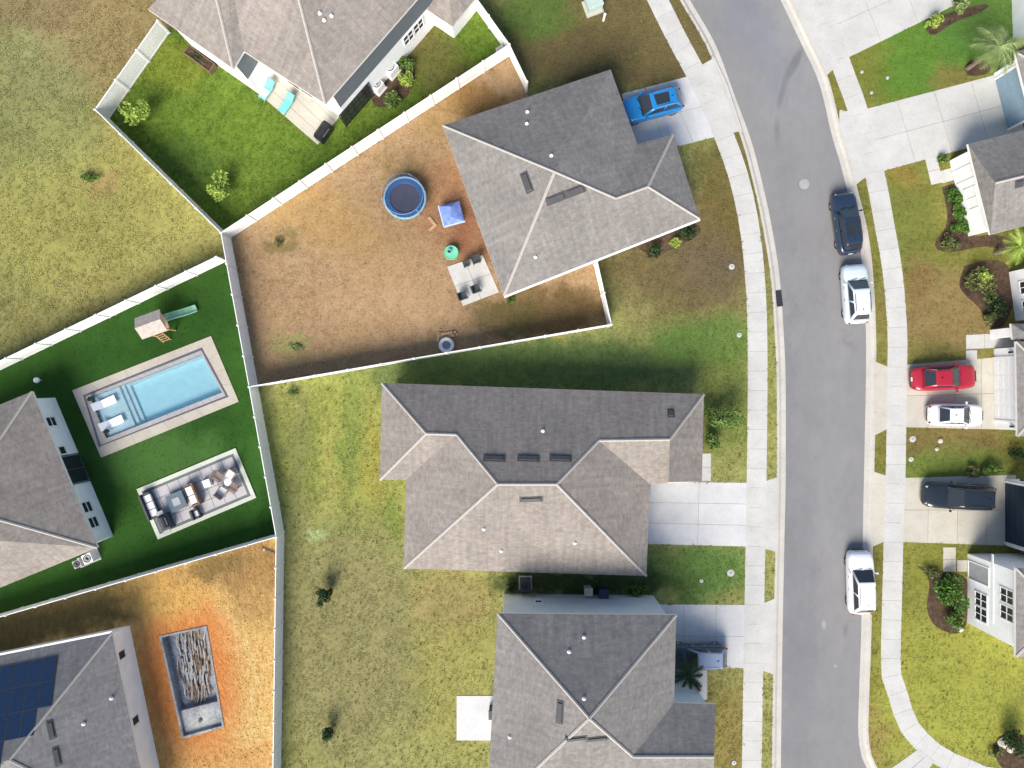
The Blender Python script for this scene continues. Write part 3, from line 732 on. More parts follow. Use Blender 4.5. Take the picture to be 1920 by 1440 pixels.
# houses across the road
hR1 = house('house', 'grey roofed house with steel blue garage door, top right', [(1903,97),(1934,218),(2260,130),(2230,10)], {'a':(1985,140,0,1), 'b':(2180,85,1,2)},
    [(0,1,'a'),(1,2,'b','a'),(2,3,'b'),(3,0,'a','b')], ze=2.9, roofm='roof_grey', caps=[(0,'a')])
M['door_blue'] = plain('door_steel_blue', (.20,.29,.36,1), .45, var=.06)
M['door_navy'] = plain('door_navy', (.016,.032,.055,1), .35, var=.1)
garage_door(hR1, 0, 1885, 188, 3.9, M['door_blue'])
hR1b = house('house', None, [(1938,-110),(1944,55),(2220,40),(2210,-120)], {'a':(2030,-30,0,1), 'b':(2130,-35,1,2)}, [(0,1,'a'),(1,2,'b','a'),(2,3,'b'),(3,0,'a','b')], ze=2.9, root=hR1.root)
hR2 = house('house', 'grey gable roofed house beside the curved planting bed, right side', [(1815,270),(1857,440),(2160,362),(2115,195)], {'a':(1866,343,3,0), 'b':(2130,278,3,0)},
    [(0,1,'a'),(1,2,'b','a'),(2,3,'b'),(3,0,'a','b')], ze=2.9, pitch=.42, gables=[(2,3,'b')], roofm='roof_grey', caps=[('a','b')])
window(hR2, 0, 1808, 375, 1.4, 1.5, 1.1, 2, 1, glass='whitepaint'); window(hR2, 0, 1795, 330, 1.2, .95, 2.1, 1, 1, 'front_door', glass='whitepaint')
roof_vent(hR2, 1911, 344, 1, 2, .5, .4)
hR3 = house('house', 'white house behind the red and white cars, right side', [(1905,640),(1908,818),(2160,818),(2160,640)], {'a':(1990,728,0,1), 'b':(2080,728,1,2)},
    [(0,1,'a'),(1,2,'b','a'),(2,3,'b'),(3,0,'a','b')], ze=2.9, caps=[(0,'a'),(1,'a')])
garage_door(hR3, 0, 1880, 730, 4.7, M['whitepaint'])
hR3b = house('house', None, [(1975,478),(1992,600),(2180,600),(2180,478)], {'a':(2060,535,0,1), 'b':(2120,535,1,2)}, [(0,1,'a'),(1,2,'b','a'),(2,3,'b'),(3,0,'a','b')], ze=5.0, root=hR3.root)
window(hR3b, 0, 1910, 540, 1.6, .9, 1.2); window(hR3b, 0, 1912, 577, 1.6, .9, 1.2)
hR3c = house('house', None, [(1896,607),(1899,636),(2020,636),(2020,607)], {'a':(1920,622,0,1), 'b':(1990,622,1,2)}, [(0,1,'a'),(1,2,'b','a'),(2,3,'b'),(3,0,'a','b')], ze=2.7, over=.25, root=hR3.root, roofm='roof_dark')
hR4 = house('house', 'white two storey house with four pane windows, lower right', [(1905,1065),(1905,1232),(2180,1232),(2180,1065)], {'a':(1990,1150,0,1), 'b':(2090,1150,1,2)},
    [(0,1,'a'),(1,2,'b','a'),(2,3,'b'),(3,0,'a','b')], ze=5.7, roofm='roof_grey', caps=[(0,'a'),(1,'a')])
for (x, y, z) in ((1839,1125,1.6),(1839,1152,1.6),(1890,1118,4.3),(1890,1150,4.3)): window(hR4, 0, x, y, z, .95, 1.25)
mb = MB(); mb.M = edge_frame(hR4, 0, 1850, 1105, 2.85); mb.box((-.05,.02,2.85), (5.1,.05,.16)); mb.build('belt_trim', M['whitepaint'], hR4.root, world=True)
window(hR4, 0, 1840, 1075, 1.3, 1.3, 2.2, 1, 1, 'front_door', glass='grey')
hR4b = house('house', None, [(1928,898),(1928,1050),(2180,1050),(2180,898)], {'a':(2010,974,0,1), 'b':(2100,974,1,2)}, [(0,1,'a'),(1,2,'b','a'),(2,3,'b'),(3,0,'a','b')], ze=2.9, root=hR4.root)
garage_door(hR4b, 0, 1900, 965, 4.6, M['door_navy'])
# ------------------------------------------------------------------ vehicles
def paint(name, c, rough=.28): return plain(name, c, rough, spec=.5, var=.03, coat=.6)
STN = {'suv': [(0,.60,.60),(.02,.80,.84),(.07,.94,.98),(.15,.985,1.03),(.35,1,1.04),(.6,1,1.05),(.7,1,1.06),(.78,.99,1.05),(.88,.965,1.0),(.945,.92,.93),(.98,.80,.82),(1,.58,.60)],
       'sedan': [(0,.58,.53),(.02,.78,.78),(.07,.92,.92),(.15,.975,.95),(.3,1,.94),(.55,1,.93),(.68,1,.93),(.78,.985,.90),(.88,.95,.84),(.945,.90,.77),(.98,.77,.68),(1,.56,.50)]}
CAB = {'suv': (.04,.735,.135,.545,.93,.72), 'sedan': (.10,.72,.30,.52,.92,.68), 'van': (.03,.80,.08,.60,.94,.74)}
def car(label, cat, px, py, deg, L, Wd, Ht, kind, pm, group, sunroof=False, rails=False, roofbars=False, roofm=None):
    p = W(px, py, .55); z = ROADZ if group == 'cars parked on the road' else .022
    root = empty('parked_car', (p.x, p.y, z), math.radians(deg), label, cat, group)
    st = STN['sedan' if kind == 'sedan' else 'suv']; w = Wd/2; zb = .24
    def top(x, y):     # height of the body's upper surface
        f = min(max(x/L+.5, 0), 1)
        for (a, b) in zip(st, st[1:]):
            if a[0] <= f <= b[0]:
                t = (f-a[0])/(b[0]-a[0]); zt = a[2]+(b[2]-a[2])*t; hw = w*(a[1]+(b[1]-a[1])*t); break
        r = abs(y)/hw
        return zt + .035*(1-min(r,1)**2) - (.09*max(0,(r-.8)/.2)**2)
    mb = MB(); vs = []; fs = []; prof = None; n = 0
    for (f, hw, zt) in st:
        x = (f-.5)*L; a = hw*w
        half = [(.0,zb),(.92,zb),(.98,zb+.1),(1.0,zb+.28),(.995,zt*.72),(.97,zt-.09),(.90,zt-.02),(.7,zt+.018),(.4,zt+.03),(0,zt+.036)]
        ring = [(x, a*u, zz) for (u, zz) in half] + [(x, -a*u, zz) for (u, zz) in half[-2:0:-1]]
        n = len(ring); vs += ring
    for i in range(len(st)-1):
        for k in range(n): fs.append((i*n+k, (i+1)*n+k, (i+1)*n+(k+1)%n, i*n+(k+1)%n))
    fs.append(tuple(range(n))); fs.append(tuple((len(st)-1)*n+k for k in range(n))[::-1])
    mb.add(vs, fs); body = mb.build('body', pm, root, smooth=True)
    # cabin frustum
    xr0, xf0, xr1, xf1, wb, wt = CAB[kind]; zc = st[5][2]-.03
    B = [Vector(((xr0-.5)*L, -wb*w*.86, zc)), Vector(((xf0-.5)*L, -wb*w*.92, zc)), Vector(((xf0-.5)*L, wb*w*.92, zc)), Vector(((xr0-.5)*L, wb*w*.86, zc))]
    T = [Vector(((xr1-.5)*L, -wt*w*.90, Ht-.04)), Vector(((xf1-.5)*L, -wt*w*.97, Ht-.03)), Vector(((xf1-.5)*L, wt*w*.97, Ht-.03)), Vector(((xr1-.5)*L, wt*w*.90, Ht-.04))]
    bm = bmesh.new(); bv = [bm.verts.new(v) for v in B+T]
    for f in ((3,2,1,0),(4,5,6,7),(0,1,5,4),(1,2,6,5),(2,3,7,6),(3,0,4,7)): bm.faces.new([bv[i] for i in f])
    bmesh.ops.bevel(bm, geom=[e for e in bm.edges if max(v.co.z for v in e.verts) > zc+.1], offset=.15, segments=4, profile=.6, affect='EDGES')
    bmesh.ops.recalc_face_normals(bm, faces=bm.faces)
    me = bpy.data.meshes.new('cabin'); bm.to_mesh(me); bm.free(); me.materials.append(roofm or pm)
    me.polygons.foreach_set('use_smooth', [True]*len(me.polygons))
    link('cabin', me, root)
    def glass(name, a, b, c, d, u0, u1, v0, v1, off=.012, par=root, mat=None):
        f = lambda u, v: (a*(1-u)+b*u)*(1-v) + (d*(1-u)+c*u)*v
        q = [f(u0,v0), f(u1,v0), f(u1-.03,v1), f(u0+.03,v1)]; nn = (q[1]-q[0]).cross(q[3]-q[0]).normalized()
        mb = MB(); mb.add([p_+nn*off for p_ in q] + [p_-nn*.03 for p_ in q], [(0,1,2,3),(0,4,5,1),(1,5,6,2),(2,6,7,3),(3,7,4,0)]); return mb.build(name, mat or M['glass'], par)
    glass('windshield', B[1], B[2], T[2], T[1], .05, .95, .06, .93)
    glass('rear_window', B[3], B[0], T[0], T[3], .08, .92, .25, .92)
    for (a, b, c, d) in ((0,1,5,4), (2,3,7,6)):
        X = B+T; s0 = glass('side_window', X[a], X[b], X[c], X[d], .06, .49, .2, .9); glass('side_window', X[a], X[b], X[c], X[d], .52, .93, .2, .9)
    # hood panel, mirrors, lamps, wheels
    x0 = (xf0-.5)*L+.06; x1 = .5*L-.28; mb = MB(); vs = []; fs = []; nx, ny = 7, 9
    for i in range(nx+1):
        for j in range(ny+1):
            x = x0+(x1-x0)*i/nx; hw = w*.80*(1-.14*(i/nx)**2); y = -hw+2*hw*j/ny; e = -.012 if i in (0,nx) or j in (0,ny) else .012
            vs.append((x, y, top(x, y)+e+.008))
    for i in range(nx):
        for j in range(ny): k = i*(ny+1)+j; fs.append((k, k+ny+1, k+ny+2, k+1))
    mb.add(vs, fs); mb.build('hood', pm, root, smooth=True)
    for s in (-1, 1):
        mb = MB(); mb.tube([((xf0-.5)*L-.32, s*w*.90, zc+.03), ((xf0-.5)*L-.34, s*(w+.05), zc+.08)], [.03,.03], 6); mb.box(((xf0-.5)*L-.35, s*(w+.1), zc+.1), (.12,.18,.14), taper=.85); mb.build('side_mirror', pm, root)
        mb = MB(); mb.box((.5*L-.20, s*w*.60, st[-3][2]-.13), (.24,.30,.10), rz=-s*.45, taper=.75); mb.build('headlight', M['lamp'], root)
        mb = MB(); mb.box((-.5*L+.10, s*w*.66, st[2][2]-.22), (.12,.22,.16), rz=s*.5, taper=.9); mb.build('tail_light', M['tail'], root)
    mb = MB(); mb.box((.5*L-.03, 0, .38), (.1, Wd*.50, .2)); mb.build('bumper', M['charcoal'], root); mb = MB(); mb.box((-.5*L+.03, 0, .4), (.1, Wd*.52, .14)); mb.build('bumper', M['charcoal'], root)
    for fx in (.185-.5, .815-.5):
        for s in (-1, 1):
            wh = link('wheel', WHEEL, root, (fx*L, s*(w-.15), .335)); wh.rotation_euler = (math.pi/2*s*-1, 0, 0)
            link('rim', RIM, wh)
    mb = MB(); xw = (xf0-.5)*L+.05
    for s in (-.35, .35): mb = MB(); mb.bar((xw, s*w-.3, top(xw,0)+.035), (xw-.2, s*w+.25, zc+.16), .03, .02); mb.build('wiper', M['black'], root)
    mb = MB(); mb.box((.5*L-.055, 0, .62), (.08, Wd*.42, .16)); mb.build('grille', M['black'], root)
    mb = MB(); mb.box((-.5*L-.004, 0, .62), (.03, .32, .16)); mb.build('number_plate', M['whitepaint'], root)
    for s in (-1, 1):
        for fx in (.40, .60):
            mb = MB(); mb.box(((fx-.5)*L, s*(w+.012), zc-.16), (.2,.035,.04)); mb.build('door_handle', M['rim'], root)
    mb = MB(); mb.add([(T[0].x+.3,-.03,Ht-.01),(T[0].x+.3,.03,Ht-.01),(T[0].x+.5,0,Ht-.01),(T[0].x+.28,0,Ht+.08)], [(0,1,3),(1,2,3),(2,0,3)]); mb.build('antenna', M['black'], root)
    if sunroof: glass('sunroof', T[0], T[1], T[2], T[3], .28, .88, .2, .8, .02)
    if rails:
        for s in (-1, 1):
            mb = MB(); y = s*wt*w*.84; mb.tube([(T[0].x+.25, y, Ht-.01), (T[0].x+.45, y, Ht+.06), (T[1].x-.5, y, Ht+.06), (T[1].x-.3, y, Ht-.01)], .022, 6); mb.build('roof_rail', M['rim'] if rails == 1 else M['black'], root)
    if roofbars:
        for f in (.33, .66):
            mb = MB(); x = T[0].x+(T[1].x-T[0].x)*f; mb.box((x, 0, Ht+.05), (.07, wt*w*1.7, .05)); mb.build('roof_bar', M['charcoal'], root)
    return root
mb = MB(); mb.lathe([(.19,-.1),(.31,-.105),(.335,-.07),(.335,.07),(.31,.105),(.19,.1)], 20, closed=True); WHEEL = mb.mesh('wheel', M['rubber'], True)
mb = MB(); mb.lathe([(0,.085),(.05,.085),(.17,.06),(.2,.09),(.2,-.09),(0,-.09)], 16); RIM = mb.mesh('rim', M['rim'])
M['lamp'] = plain('headlight_glass', (.45,.47,.5,1), .1, spec=.8, var=.02); M['tail'] = plain('tail_light_red', (.22,.008,.01,1), .2, var=.02)
RG, DG = 'cars parked on the road', 'cars parked on driveways'
car('bright blue sport utility car with dark sunroof on a driveway', 'car', 1222, 199, 194.5, 4.75, 1.95, 1.65, 'suv', paint('paint_blue', (.012,.19,.50,1)), DG, sunroof=True, rails=1)
car('dark navy car at the kerb in front of the silver car', 'car', 1587, 419, 98, 4.75, 1.85, 1.62, 'suv', paint('paint_navy', (.018,.034,.065,1)), RG, sunroof=True, rails=2)
car('pale silver car parked at the kerb behind the navy car', 'car', 1604, 551, 94, 4.6, 1.9, 1.7, 'suv', paint('paint_silver', (.62,.70,.76,1)), RG, rails=2)
car('white car parked alone at the kerb lower down the road', 'car', 1613, 1092, 91.5, 4.9, 1.95, 1.75, 'suv', paint('paint_white', (.84,.84,.86,1)), RG, rails=1)
car('red car parked beside the small white car', 'car', 1768, 708, 3, 4.95, 1.95, 1.5, 'sedan', paint('paint_red', (.36,.014,.032,1)), DG)
car('small white car with dark windows beside the red car', 'car', 1790, 778, -1, 4.2, 1.74, 1.48, 'sedan', paint('paint_white_small', (.80,.81,.84,1)), DG)
car('black car in front of the navy garage door', 'car', 1797, 930, 177, 5.5, 2.0, 1.75, 'suv', paint('paint_black', (.014,.020,.027,1), .22), DG, rails=2)
car('slate grey car half hidden by a palm on a driveway', 'car', 1308, 1230, 180, 4.5, 1.9, 1.58, 'suv', paint('paint_slate', (.045,.06,.085,1)), DG, rails=1, roofm=paint('roof_slate', (.30,.36,.48,1)))

# ------------------------------------------------------------------ plants
LEAF = {'bright': leaf('leaf_bright', (.34,.44,.09,1)), 'mid': leaf('leaf_mid', (.13,.21,.05,1)), 'dark': leaf('leaf_dark', (.035,.07,.022,1)), 'olive': leaf('leaf_olive', (.15,.17,.06,1)), 'pale': leaf('leaf_pale', (.24,.31,.12,1)), 'deep': leaf('leaf_deep', (.09,.19,.03,1))}
BARK = plain('bark', (.16,.12,.09,1), .9, var=.3, scale=8)
def leaf_mesh(n, rx, ry, rz, zc, size, seed, clumps=7, mat=None, gap=.25):
    r = np.random.default_rng(seed); V = []; F = []
    cc = r.normal(size=(clumps,3)); cc /= np.linalg.norm(cc, axis=1)[:,None]; cc *= r.uniform(.25,.75,(clumps,1)); cr = r.uniform(.28,.5,clumps)
    idx = r.integers(0, clumps, n); d = r.normal(size=(n,3)); d /= np.linalg.norm(d, axis=1)[:,None]
    p = cc[idx] + d*(cr[idx]*r.uniform(.35,1,n)**.5)[:,None]
    p = p*np.array([rx,ry,rz]); p[:,2] = np.maximum(p[:,2]+zc, .04)
    a = r.normal(size=(n,3)); a[:,2] *= .5; a /= np.linalg.norm(a, axis=1)[:,None]
    b = np.cross(a, r.normal(size=(n,3))); b /= np.linalg.norm(b, axis=1)[:,None]
    s = size*r.uniform(.6,1.4,n)[:,None]
    q = np.stack([p-a*s, p+b*s*.45, p+a*s, p-b*s*.45], 1).reshape(-1,3)
    me = bpy.data.meshes.new('crown'); me.vertices.add(len(q)); me.vertices.foreach_set('co', q.ravel())
    me.loops.add(4*n); me.loops.foreach_set('vertex_index', np.arange(4*n)); me.polygons.add(n); me.polygons.foreach_set('loop_start', np.arange(0,4*n,4)); me.polygons.foreach_set('loop_total', np.full(n,4))
    me.materials.append(mat); me.update(); me.validate(); return me
SEED = [100]
def plant(label, px, py, r, h, col, n=420, cat='bush', name='bush', group='garden shrubs', ry=None, size=.12, stem=True, z=0, clumps=8):
    SEED[0] += 1; p = W(px, py, h*.5)
    root = empty(name, (p.x, p.y, z), 0, label, cat, group)
    link('crown', leaf_mesh(n, r, ry or r, h*.55, h*.55, size, SEED[0], clumps, LEAF[col]), root)
    mb = MB(); rr = random.Random(SEED[0])
    mb.tube([(0,0,-.05),(.03,.02,h*.3),(-.02,.03,h*.6)], [.05+.02*h,.04+.01*h,.02], 6)
    for k in range(5):
        a = k*1.26+rr.random(); mb.tube([(0,0,h*.18),(math.cos(a)*r*.35, math.sin(a)*r*.35, h*.5),(math.cos(a)*r*.6, math.sin(a)*r*.6, h*.7)], [.03,.02,.008], 5)
    mb.build('trunk', BARK, root)
    return root
def frond_mesh(L, col, seed):
    rr = random.Random(seed); mb = MB(); pts = []
    for i in range(9):
        t = i/8; pts.append(Vector((L*(t*.95), 0, L*(.38*t-.62*t*t))))
    mb.tube(pts, [.03-.026*i/8 for i in range(9)], 4)
    for i in range(1, 9):
        for k in range(3):
            t = (i-.7+k*.33)/8
            if t > 1: continue
            c = Vector((L*t*.95, 0, L*(.38*t-.62*t*t))); ll = L*.34*math.sin(math.pi*(.12+.82*t))**.7
            for s in (-1, 1):
                e = c + Vector((ll*.55, s*ll*.8, -ll*rr.uniform(.15,.5))); w = Vector((.03,0,0))
                mb.add([c-w, c+w, e], [(0,1,2)])
    return mb.mesh('frond', LEAF[col])
def palm(label, px, py, h, L, col, n=15):
    p = W(px, py, h); root = empty('palm_tree', (p.x, p.y, 0), 0, label, 'palm', 'palms')
    mb = MB(); mb.tube([(0,0,-.1),(.05,0,h*.4),(.02,.05,h*.8),(0,0,h)], [.2,.14,.12,.15], 9); mb.build('trunk', BARK, root)
    rr = random.Random(int(px)); fm = [frond_mesh(L, col, int(px)+k) for k in range(3)]
    for k in range(n):
        o = link('frond', fm[k%3], root, (0,0,h)); o.rotation_euler = (rr.uniform(-.2,.2), rr.uniform(-.55,.25), 2*math.pi*k/n*1.0+rr.uniform(-.2,.2)); s = rr.uniform(.8,1.1); o.scale = (s,s,s)
palm('feathery palm above the mulch ring, top right corner', 1872, 88, 3.4, 2.0, 'pale', 18)
palm('dark palm beside the slate grey car', 1288, 1264, 3.0, 1.35, 'dark', 13)
palm('light green palm beside the grey gabled roof at the right edge', 1912, 462, 2.6, 1.5, 'bright', 16)
T_ = 'trees'
plant('bright green young tree in the lush yard near the field corner', 258, 208, 1.15, 2.0, 'bright', 700, 'tree', 'young_tree', 'young trees', size=.13)
plant('pale green small tree near the lower tip of the lush yard', 412, 352, 1.2, 1.8, 'bright', 650, 'tree', 'young_tree', 'young trees', size=.13)
plant('small green weed clump in the open field', 165, 333, 1.0, .6, 'mid', 260, 'weed', 'weed_clump', 'weeds', ry=.55, size=.11)
plant('small dark tree in the mottled lawn, the upper of two', 608, 1120, .75, 1.7, 'dark', 520, 'tree', 'young_tree', 'young trees')
plant('thin dark sapling in the mottled lawn, the lower of two', 615, 1378, .6, 1.6, 'dark', 330, 'tree', 'young_tree', 'young trees', ry=.75)
plant('leafy tree at the street end of the wide taupe roof', 1352, 785, 1.5, 2.6, 'mid', 900, 'tree', 'young_tree', 'young trees', ry=1.3, size=.13)
plant('green shrub under the corner of the wide taupe roof', 1335, 825, .8, 1.2, 'mid', 420)
for (x, y, l) in ((760,120,'upper'), (764,152,'middle'), (736,184,'lower')):
    plant('green shrub bordering the white house wall, %s of three' % l, x, y, .8, .9, 'mid' if l != 'middle' else 'bright', 480)
plant('yellow green shrub in the dark bed below the gabled roof', 1268, 452, .55, .8, 'bright', 260)
plant('dark shrub in the bed below the gabled roof, near its corner', 1290, 436, .75, .9, 'dark', 380)
plant('dark shrub in the bed below the gabled roof, farthest from the road', 1226, 468, .65, .7, 'dark', 300)
plant('small shrub at the lower tip of the gabled roof', 958, 562, .35, .6, 'deep', 140)
plant('round bush with pale flowers beside the white wall, right side', 1846, 530, 1.75, 1.3, 'olive', 1300, size=.12)
plant('bright leaf bush in the middle of the right planting bed', 1842, 518, .7, 1.7, 'bright', 420)
plant('dark bush at the lower end of the right planting bed', 1866, 570, 1.25, 1.1, 'dark', 700)
plant('small olive bush by the garden path, right side', 1855, 600, .55, .8, 'olive', 240)
plant('green shrub on the left of the curved bed, right side', 1785, 458, .9, .7, 'olive', 420)
for k, (x, y) in enumerate(((1794,368),(1802,396),(1806,424))):
    plant('lush green shrub along the white porch wall, %s of three' % ('top','middle','bottom')[k], x, y, 1.0, .5, 'deep', 800, ry=.85)
plant('large leafy bush in the front bed of the white two storey house', 1780, 1118, 1.45, 1.2, 'deep', 1500, ry=1.9)
plant('leafy bush at the lower end of the front bed of the white two storey house', 1790, 1160, .95, .9, 'mid', 700, ry=.8)
plant('small bush at the top of the front bed of the white two storey house', 1748, 1072, .65, .7, 'olive', 260)
plant('green bush beside the black car', 1858, 878, .95, 1.0, 'mid', 520, ry=.6)
plant('low green bush left of the one beside the black car', 1825, 882, .6, .6, 'olive', 260)
plant('yellow green shrub beside the top right driveway', 1752, 40, .75, .9, 'bright', 420)
plant('white flowering shrub at the end of the top right driveway', 1800, 12, .9, .9, 'pale', 420, ry=.6)
plant('small shrub at the door of the gray gabled house on the right', 1770, 298, .5, .7, 'mid', 220)
plant('dark tree at the lower right corner', 1905, 1400, 1.4, 2.2, 'dark', 700, 'tree', 'young_tree', 'young trees')
plant('olive shrub in the rocky bed at the lower right corner', 1868, 1412, .6, .6, 'olive', 260)
plant('weed tuft by the wall of the black car house', 1905, 852, .6, .8, 'dark', 240)
plant('pale weed patch in the dead brown yard', 553, 650, .7, .25, 'pale', 260, 'weed', 'weed_clump', 'weeds', ry=.4, size=.08)
plant('dark weed patch near the upper left of the dead brown yard', 522, 455, .55, .25, 'olive', 150, 'weed', 'weed_clump', 'weeds', size=.07)
plant('dark green hedge plants in the gap between the two lower houses', 1195, 1105, 1.2, .8, 'deep', 500, ry=.45)
plant('dark shrub behind the air conditioner between the lower houses', 960, 1098, .6, .6, 'dark', 260)
plant('green weeds along the upper end of the yellow green lawn', 550, 735, .8, .3, 'mid', 200, 'weed', 'weed_clump', 'weeds', ry=.4, size=.08)

# planting beds
def bed(pts): 
    q = resample([Vector(p) for p in PX(pts + pts[:1])], .4)
    o = plate('planting_bed', [tuple(p) for p in q[:-1]], M['mulch'], .03, -.05); o['kind'] = 'structure'; HARD.append([tuple(p) for p in q])
bed([(1766,352),(1800,346),(1818,392),(1826,440),(1860,440),(1900,452),(1900,474),(1850,462),(1790,472),(1757,468),(1755,452),(1772,428),(1776,400)])
bed([(1808,500),(1850,488),(1890,500),(1900,560),(1880,612),(1850,610),(1838,580),(1800,540)])
bed([(1720,1062),(1756,1070),(1800,1078),(1816,1100),(1812,1165),(1806,1182),(1785,1188),(1752,1172),(1738,1140),(1742,1090)])
bed([(1196,464),(1230,446),(1290,422),(1312,425),(1308,442),(1260,466),(1226,482)])
bed([(1736,55),(1770,28),(1850,8),(1840,22),(1790,42),(1750,66)])
bed([(1808,125),(1826,110),(1856,120),(1850,138),(1815,142)])
bed([(704,146),(745,92),(772,108),(776,158),(745,196),(700,196)])
bed([(1862,1396),(1890,1375),(1940,1390),(1940,1440),(1880,1440)])
# ------------------------------------------------------------------ things in the yards
def place(name, label, cat, px, py, deg=0, z=0.0, group=None, zz=None):
    p = W(px, py, zz if zz is not None else z); return empty(name, (p.x, p.y, z), math.radians(deg), label, cat, group)
# trampoline
M['pad'] = plain('trampoline_pad', (.03,.075,.21,1), .6); M['padlight'] = plain('trampoline_rim', (.22,.40,.52,1), .5); M['mat'] = plain('jumping_mat', (.045,.05,.085,1), .8)
t = place('trampoline', 'round blue trampoline with safety net on the dead brown yard', 'trampoline', 759, 371, 0, 0, zz=.8)
mb = MB(); mb.lathe([(0,.78),(1.15,.80)], 28); mb.build('jumping_mat', M['mat'], t)
mb = MB(); mb.lathe([(1.13,.80),(1.17,.86),(1.46,.86),(1.5,.80)], 28); mb.build('spring_pad', M['pad'], t)
mb = MB(); mb.lathe([(1.5,.80),(1.53,.87),(1.62,.87),(1.66,.80),(1.58,.74)], 28, closed=True); mb.build('frame_ring', M['padlight'], t)
for k in range(6):
    a = k*math.pi/3+.2; c, s = math.cos(a), math.sin(a)
    mb = MB(); mb.tube([(c*1.6,s*1.6,.8),(c*1.6,s*1.6,-.02)], .03, 6); mb.build('leg', M['grey'], t)
    mb = MB(); mb.tube([(c*1.66,s*1.66,.5),(c*1.69,s*1.69,1.3),(c*1.58,s*1.58,2.0)], .022, 6); mb.build('net_pole', M['padlight'], t)
m, nt, bs = nmat('net_mesh'); bs.inputs['Base Color'].default_value = (.06,.13,.25,1); bs.inputs['Alpha'].default_value = .16; M['net'] = m
mb = MB(); mb.lathe([(1.48,.86),(1.52,1.4),(1.55,1.95)], 28); mb.build('net', M['net'], t)
mb = MB(); mb.lathe([(1.55,1.94),(1.57,1.95),(1.55,1.96)], 28, closed=True); mb.build('net_ring', M['padlight'], t)

# furniture builders
def chair(label, px, py, deg, col='charcoal', group='patio chairs', z=.07, w=.58, cush=None):
    t = place('patio_chair', label, 'chair', px, py, deg, z, group)
    mb = MB(); mb.box((0,0,.4), (w,w,.07)); mb.build('seat', M[cush or col], t)
    mb = MB(); mb.M = Matrix.Translation((-w/2,0,.42)) @ Matrix.Rotation(-.22,4,'Y'); mb.box((0,0,.26), (.07,w,.5)); mb.build('backrest', M[col], t)
    for sx in (-1,1):
        for sy in (-1,1): mb = MB(); mb.box((sx*(w/2-.04), sy*(w/2-.04), .18), (.05,.05,.4)); mb.build('leg', M[col], t)
    for sy in (-1,1): mb = MB(); mb.box((0, sy*w/2, .6), (w,.07,.05)); mb.box((w/2-.05, sy*w/2, .5), (.05,.05,.2)); mb.build('arm', M[col], t)
    return t
def sofa(label, px, py, deg, L=2.0, z=.07, col='brownwood', group='outdoor sofas', seats=3, D=.8):
    t = place('outdoor_sofa', label, 'sofa', px, py, deg, z, group)
    mb = MB(); mb.box((0,0,.18), (D,L,.26)); mb.build('base', M[col], t)
    mb = MB(); mb.box((-D/2+.06,0,.42), (.14,L,.62)); mb.build('backrest', M[col], t)
    for s in (-1,1): mb = MB(); mb.box((.04, s*(L/2-.06), .36), (D-.1,.14,.36)); mb.build('arm', M[col], t)
    k = (L-.3)/seats
    for i in range(seats):
        mb = MB(); mb.box((.08, -L/2+.15+k*(i+.5), .39), (D-.2,k-.03,.16), taper=.93); mb.build('cushion', M['cushion'], t)
    return t
def lounger(label, px, py, deg, L=1.9, z=0, mat='cushion', legs=True, group='sun loungers', towel=None):
    t = place('sun_lounger', label, 'lounger', px, py, deg, z, group)
    mb = MB(); mb.box((.25,0,.26), (L*.68,.62,.1)); mb.build('seat', M[mat], t)
    mb = MB(); mb.M = Matrix.Translation((-L*.2,0,.28)) @ Matrix.Rotation(.55,4,'Y'); mb.box((-L*.2,0,.02), (L*.42,.62,.09)); mb.build('backrest', M[mat], t)
    if legs:
        for sx in (-.5,.8):
            for sy in (-1,1): mb = MB(); mb.box((sx, sy*.26, .1), (.06,.06,.26)); mb.build('leg', M['grey'], t)
    else:
        mb = MB(); mb.box((.2,0,.09), (L*.6,.5,.26), taper=.9); mb.build('base', M[mat], t)
    if towel: mb = MB(); mb.box((.3,0,.325), (L*.42,.5,.02)); mb.build('towel', M[towel], t)
    return t
def ac_unit(label, px, py, deg=0, mat='grey', group='air conditioners', s=.8):
    t = place('air_conditioner', label, 'air conditioner', px, py, deg, 0, group)
    mb = MB(); mb.box((0,0,.03), (s+.2,s+.2,.12)); mb.build('base_slab', M['conc'], t)
    mb = MB(); mb.box((0,0,.5), (s,s,.84)); mb.build('casing', M[mat], t)
    mb = MB(); mb.lathe([(s*.42,.925),(s*.42,.955),(s*.36,.955),(s*.36,.925)], 20, closed=True)
    for k in range(6): a = k*math.pi/6; mb.bar((-math.cos(a)*s*.4,-math.sin(a)*s*.4,.94), (math.cos(a)*s*.4,math.sin(a)*s*.4,.94), .03, .015)
    mb.build('fan_grille', M['black'], t); return t
def bin_(label, px, py, deg, mat, s=.62):
    t = place('wheelie_bin', label, 'bin', px, py, deg, 0, 'wheelie bins')
    mb = MB(); mb.box((0,0,.5), (s*.85,s*.85,.98), taper=1.15); mb.build('body', M[mat], t)
    mb = MB(); mb.box((0,0,1.03), (s*1.05,s*1.05,.08), taper=.9); mb.build('lid', M[mat], t)
    mb = MB(); mb.tube([(-s*.5,-s*.4,.95),(-s*.6,0,.95),(-s*.5,s*.4,.95)], .02, 6); mb.build('handle', M['black'], t)
    for sy in (-1,1): mb = MB(); mb.tube([(-s*.4,sy*s*.38,.1),(-s*.4,sy*s*.46,.1)], .1, 12); mb.build('wheel', M['rubber'], t)
M['bin_tan'] = plain('bin_tan', (.55,.46,.38,1), .5); M['bin_navy'] = plain('bin_navy', (.03,.04,.08,1), .5)
M['teal'] = plain('teal_fabric', (.16,.55,.52,1), .8, var=.25, scale=4); M['green_plastic'] = plain('green_plastic', (.16,.55,.34,1), .4)
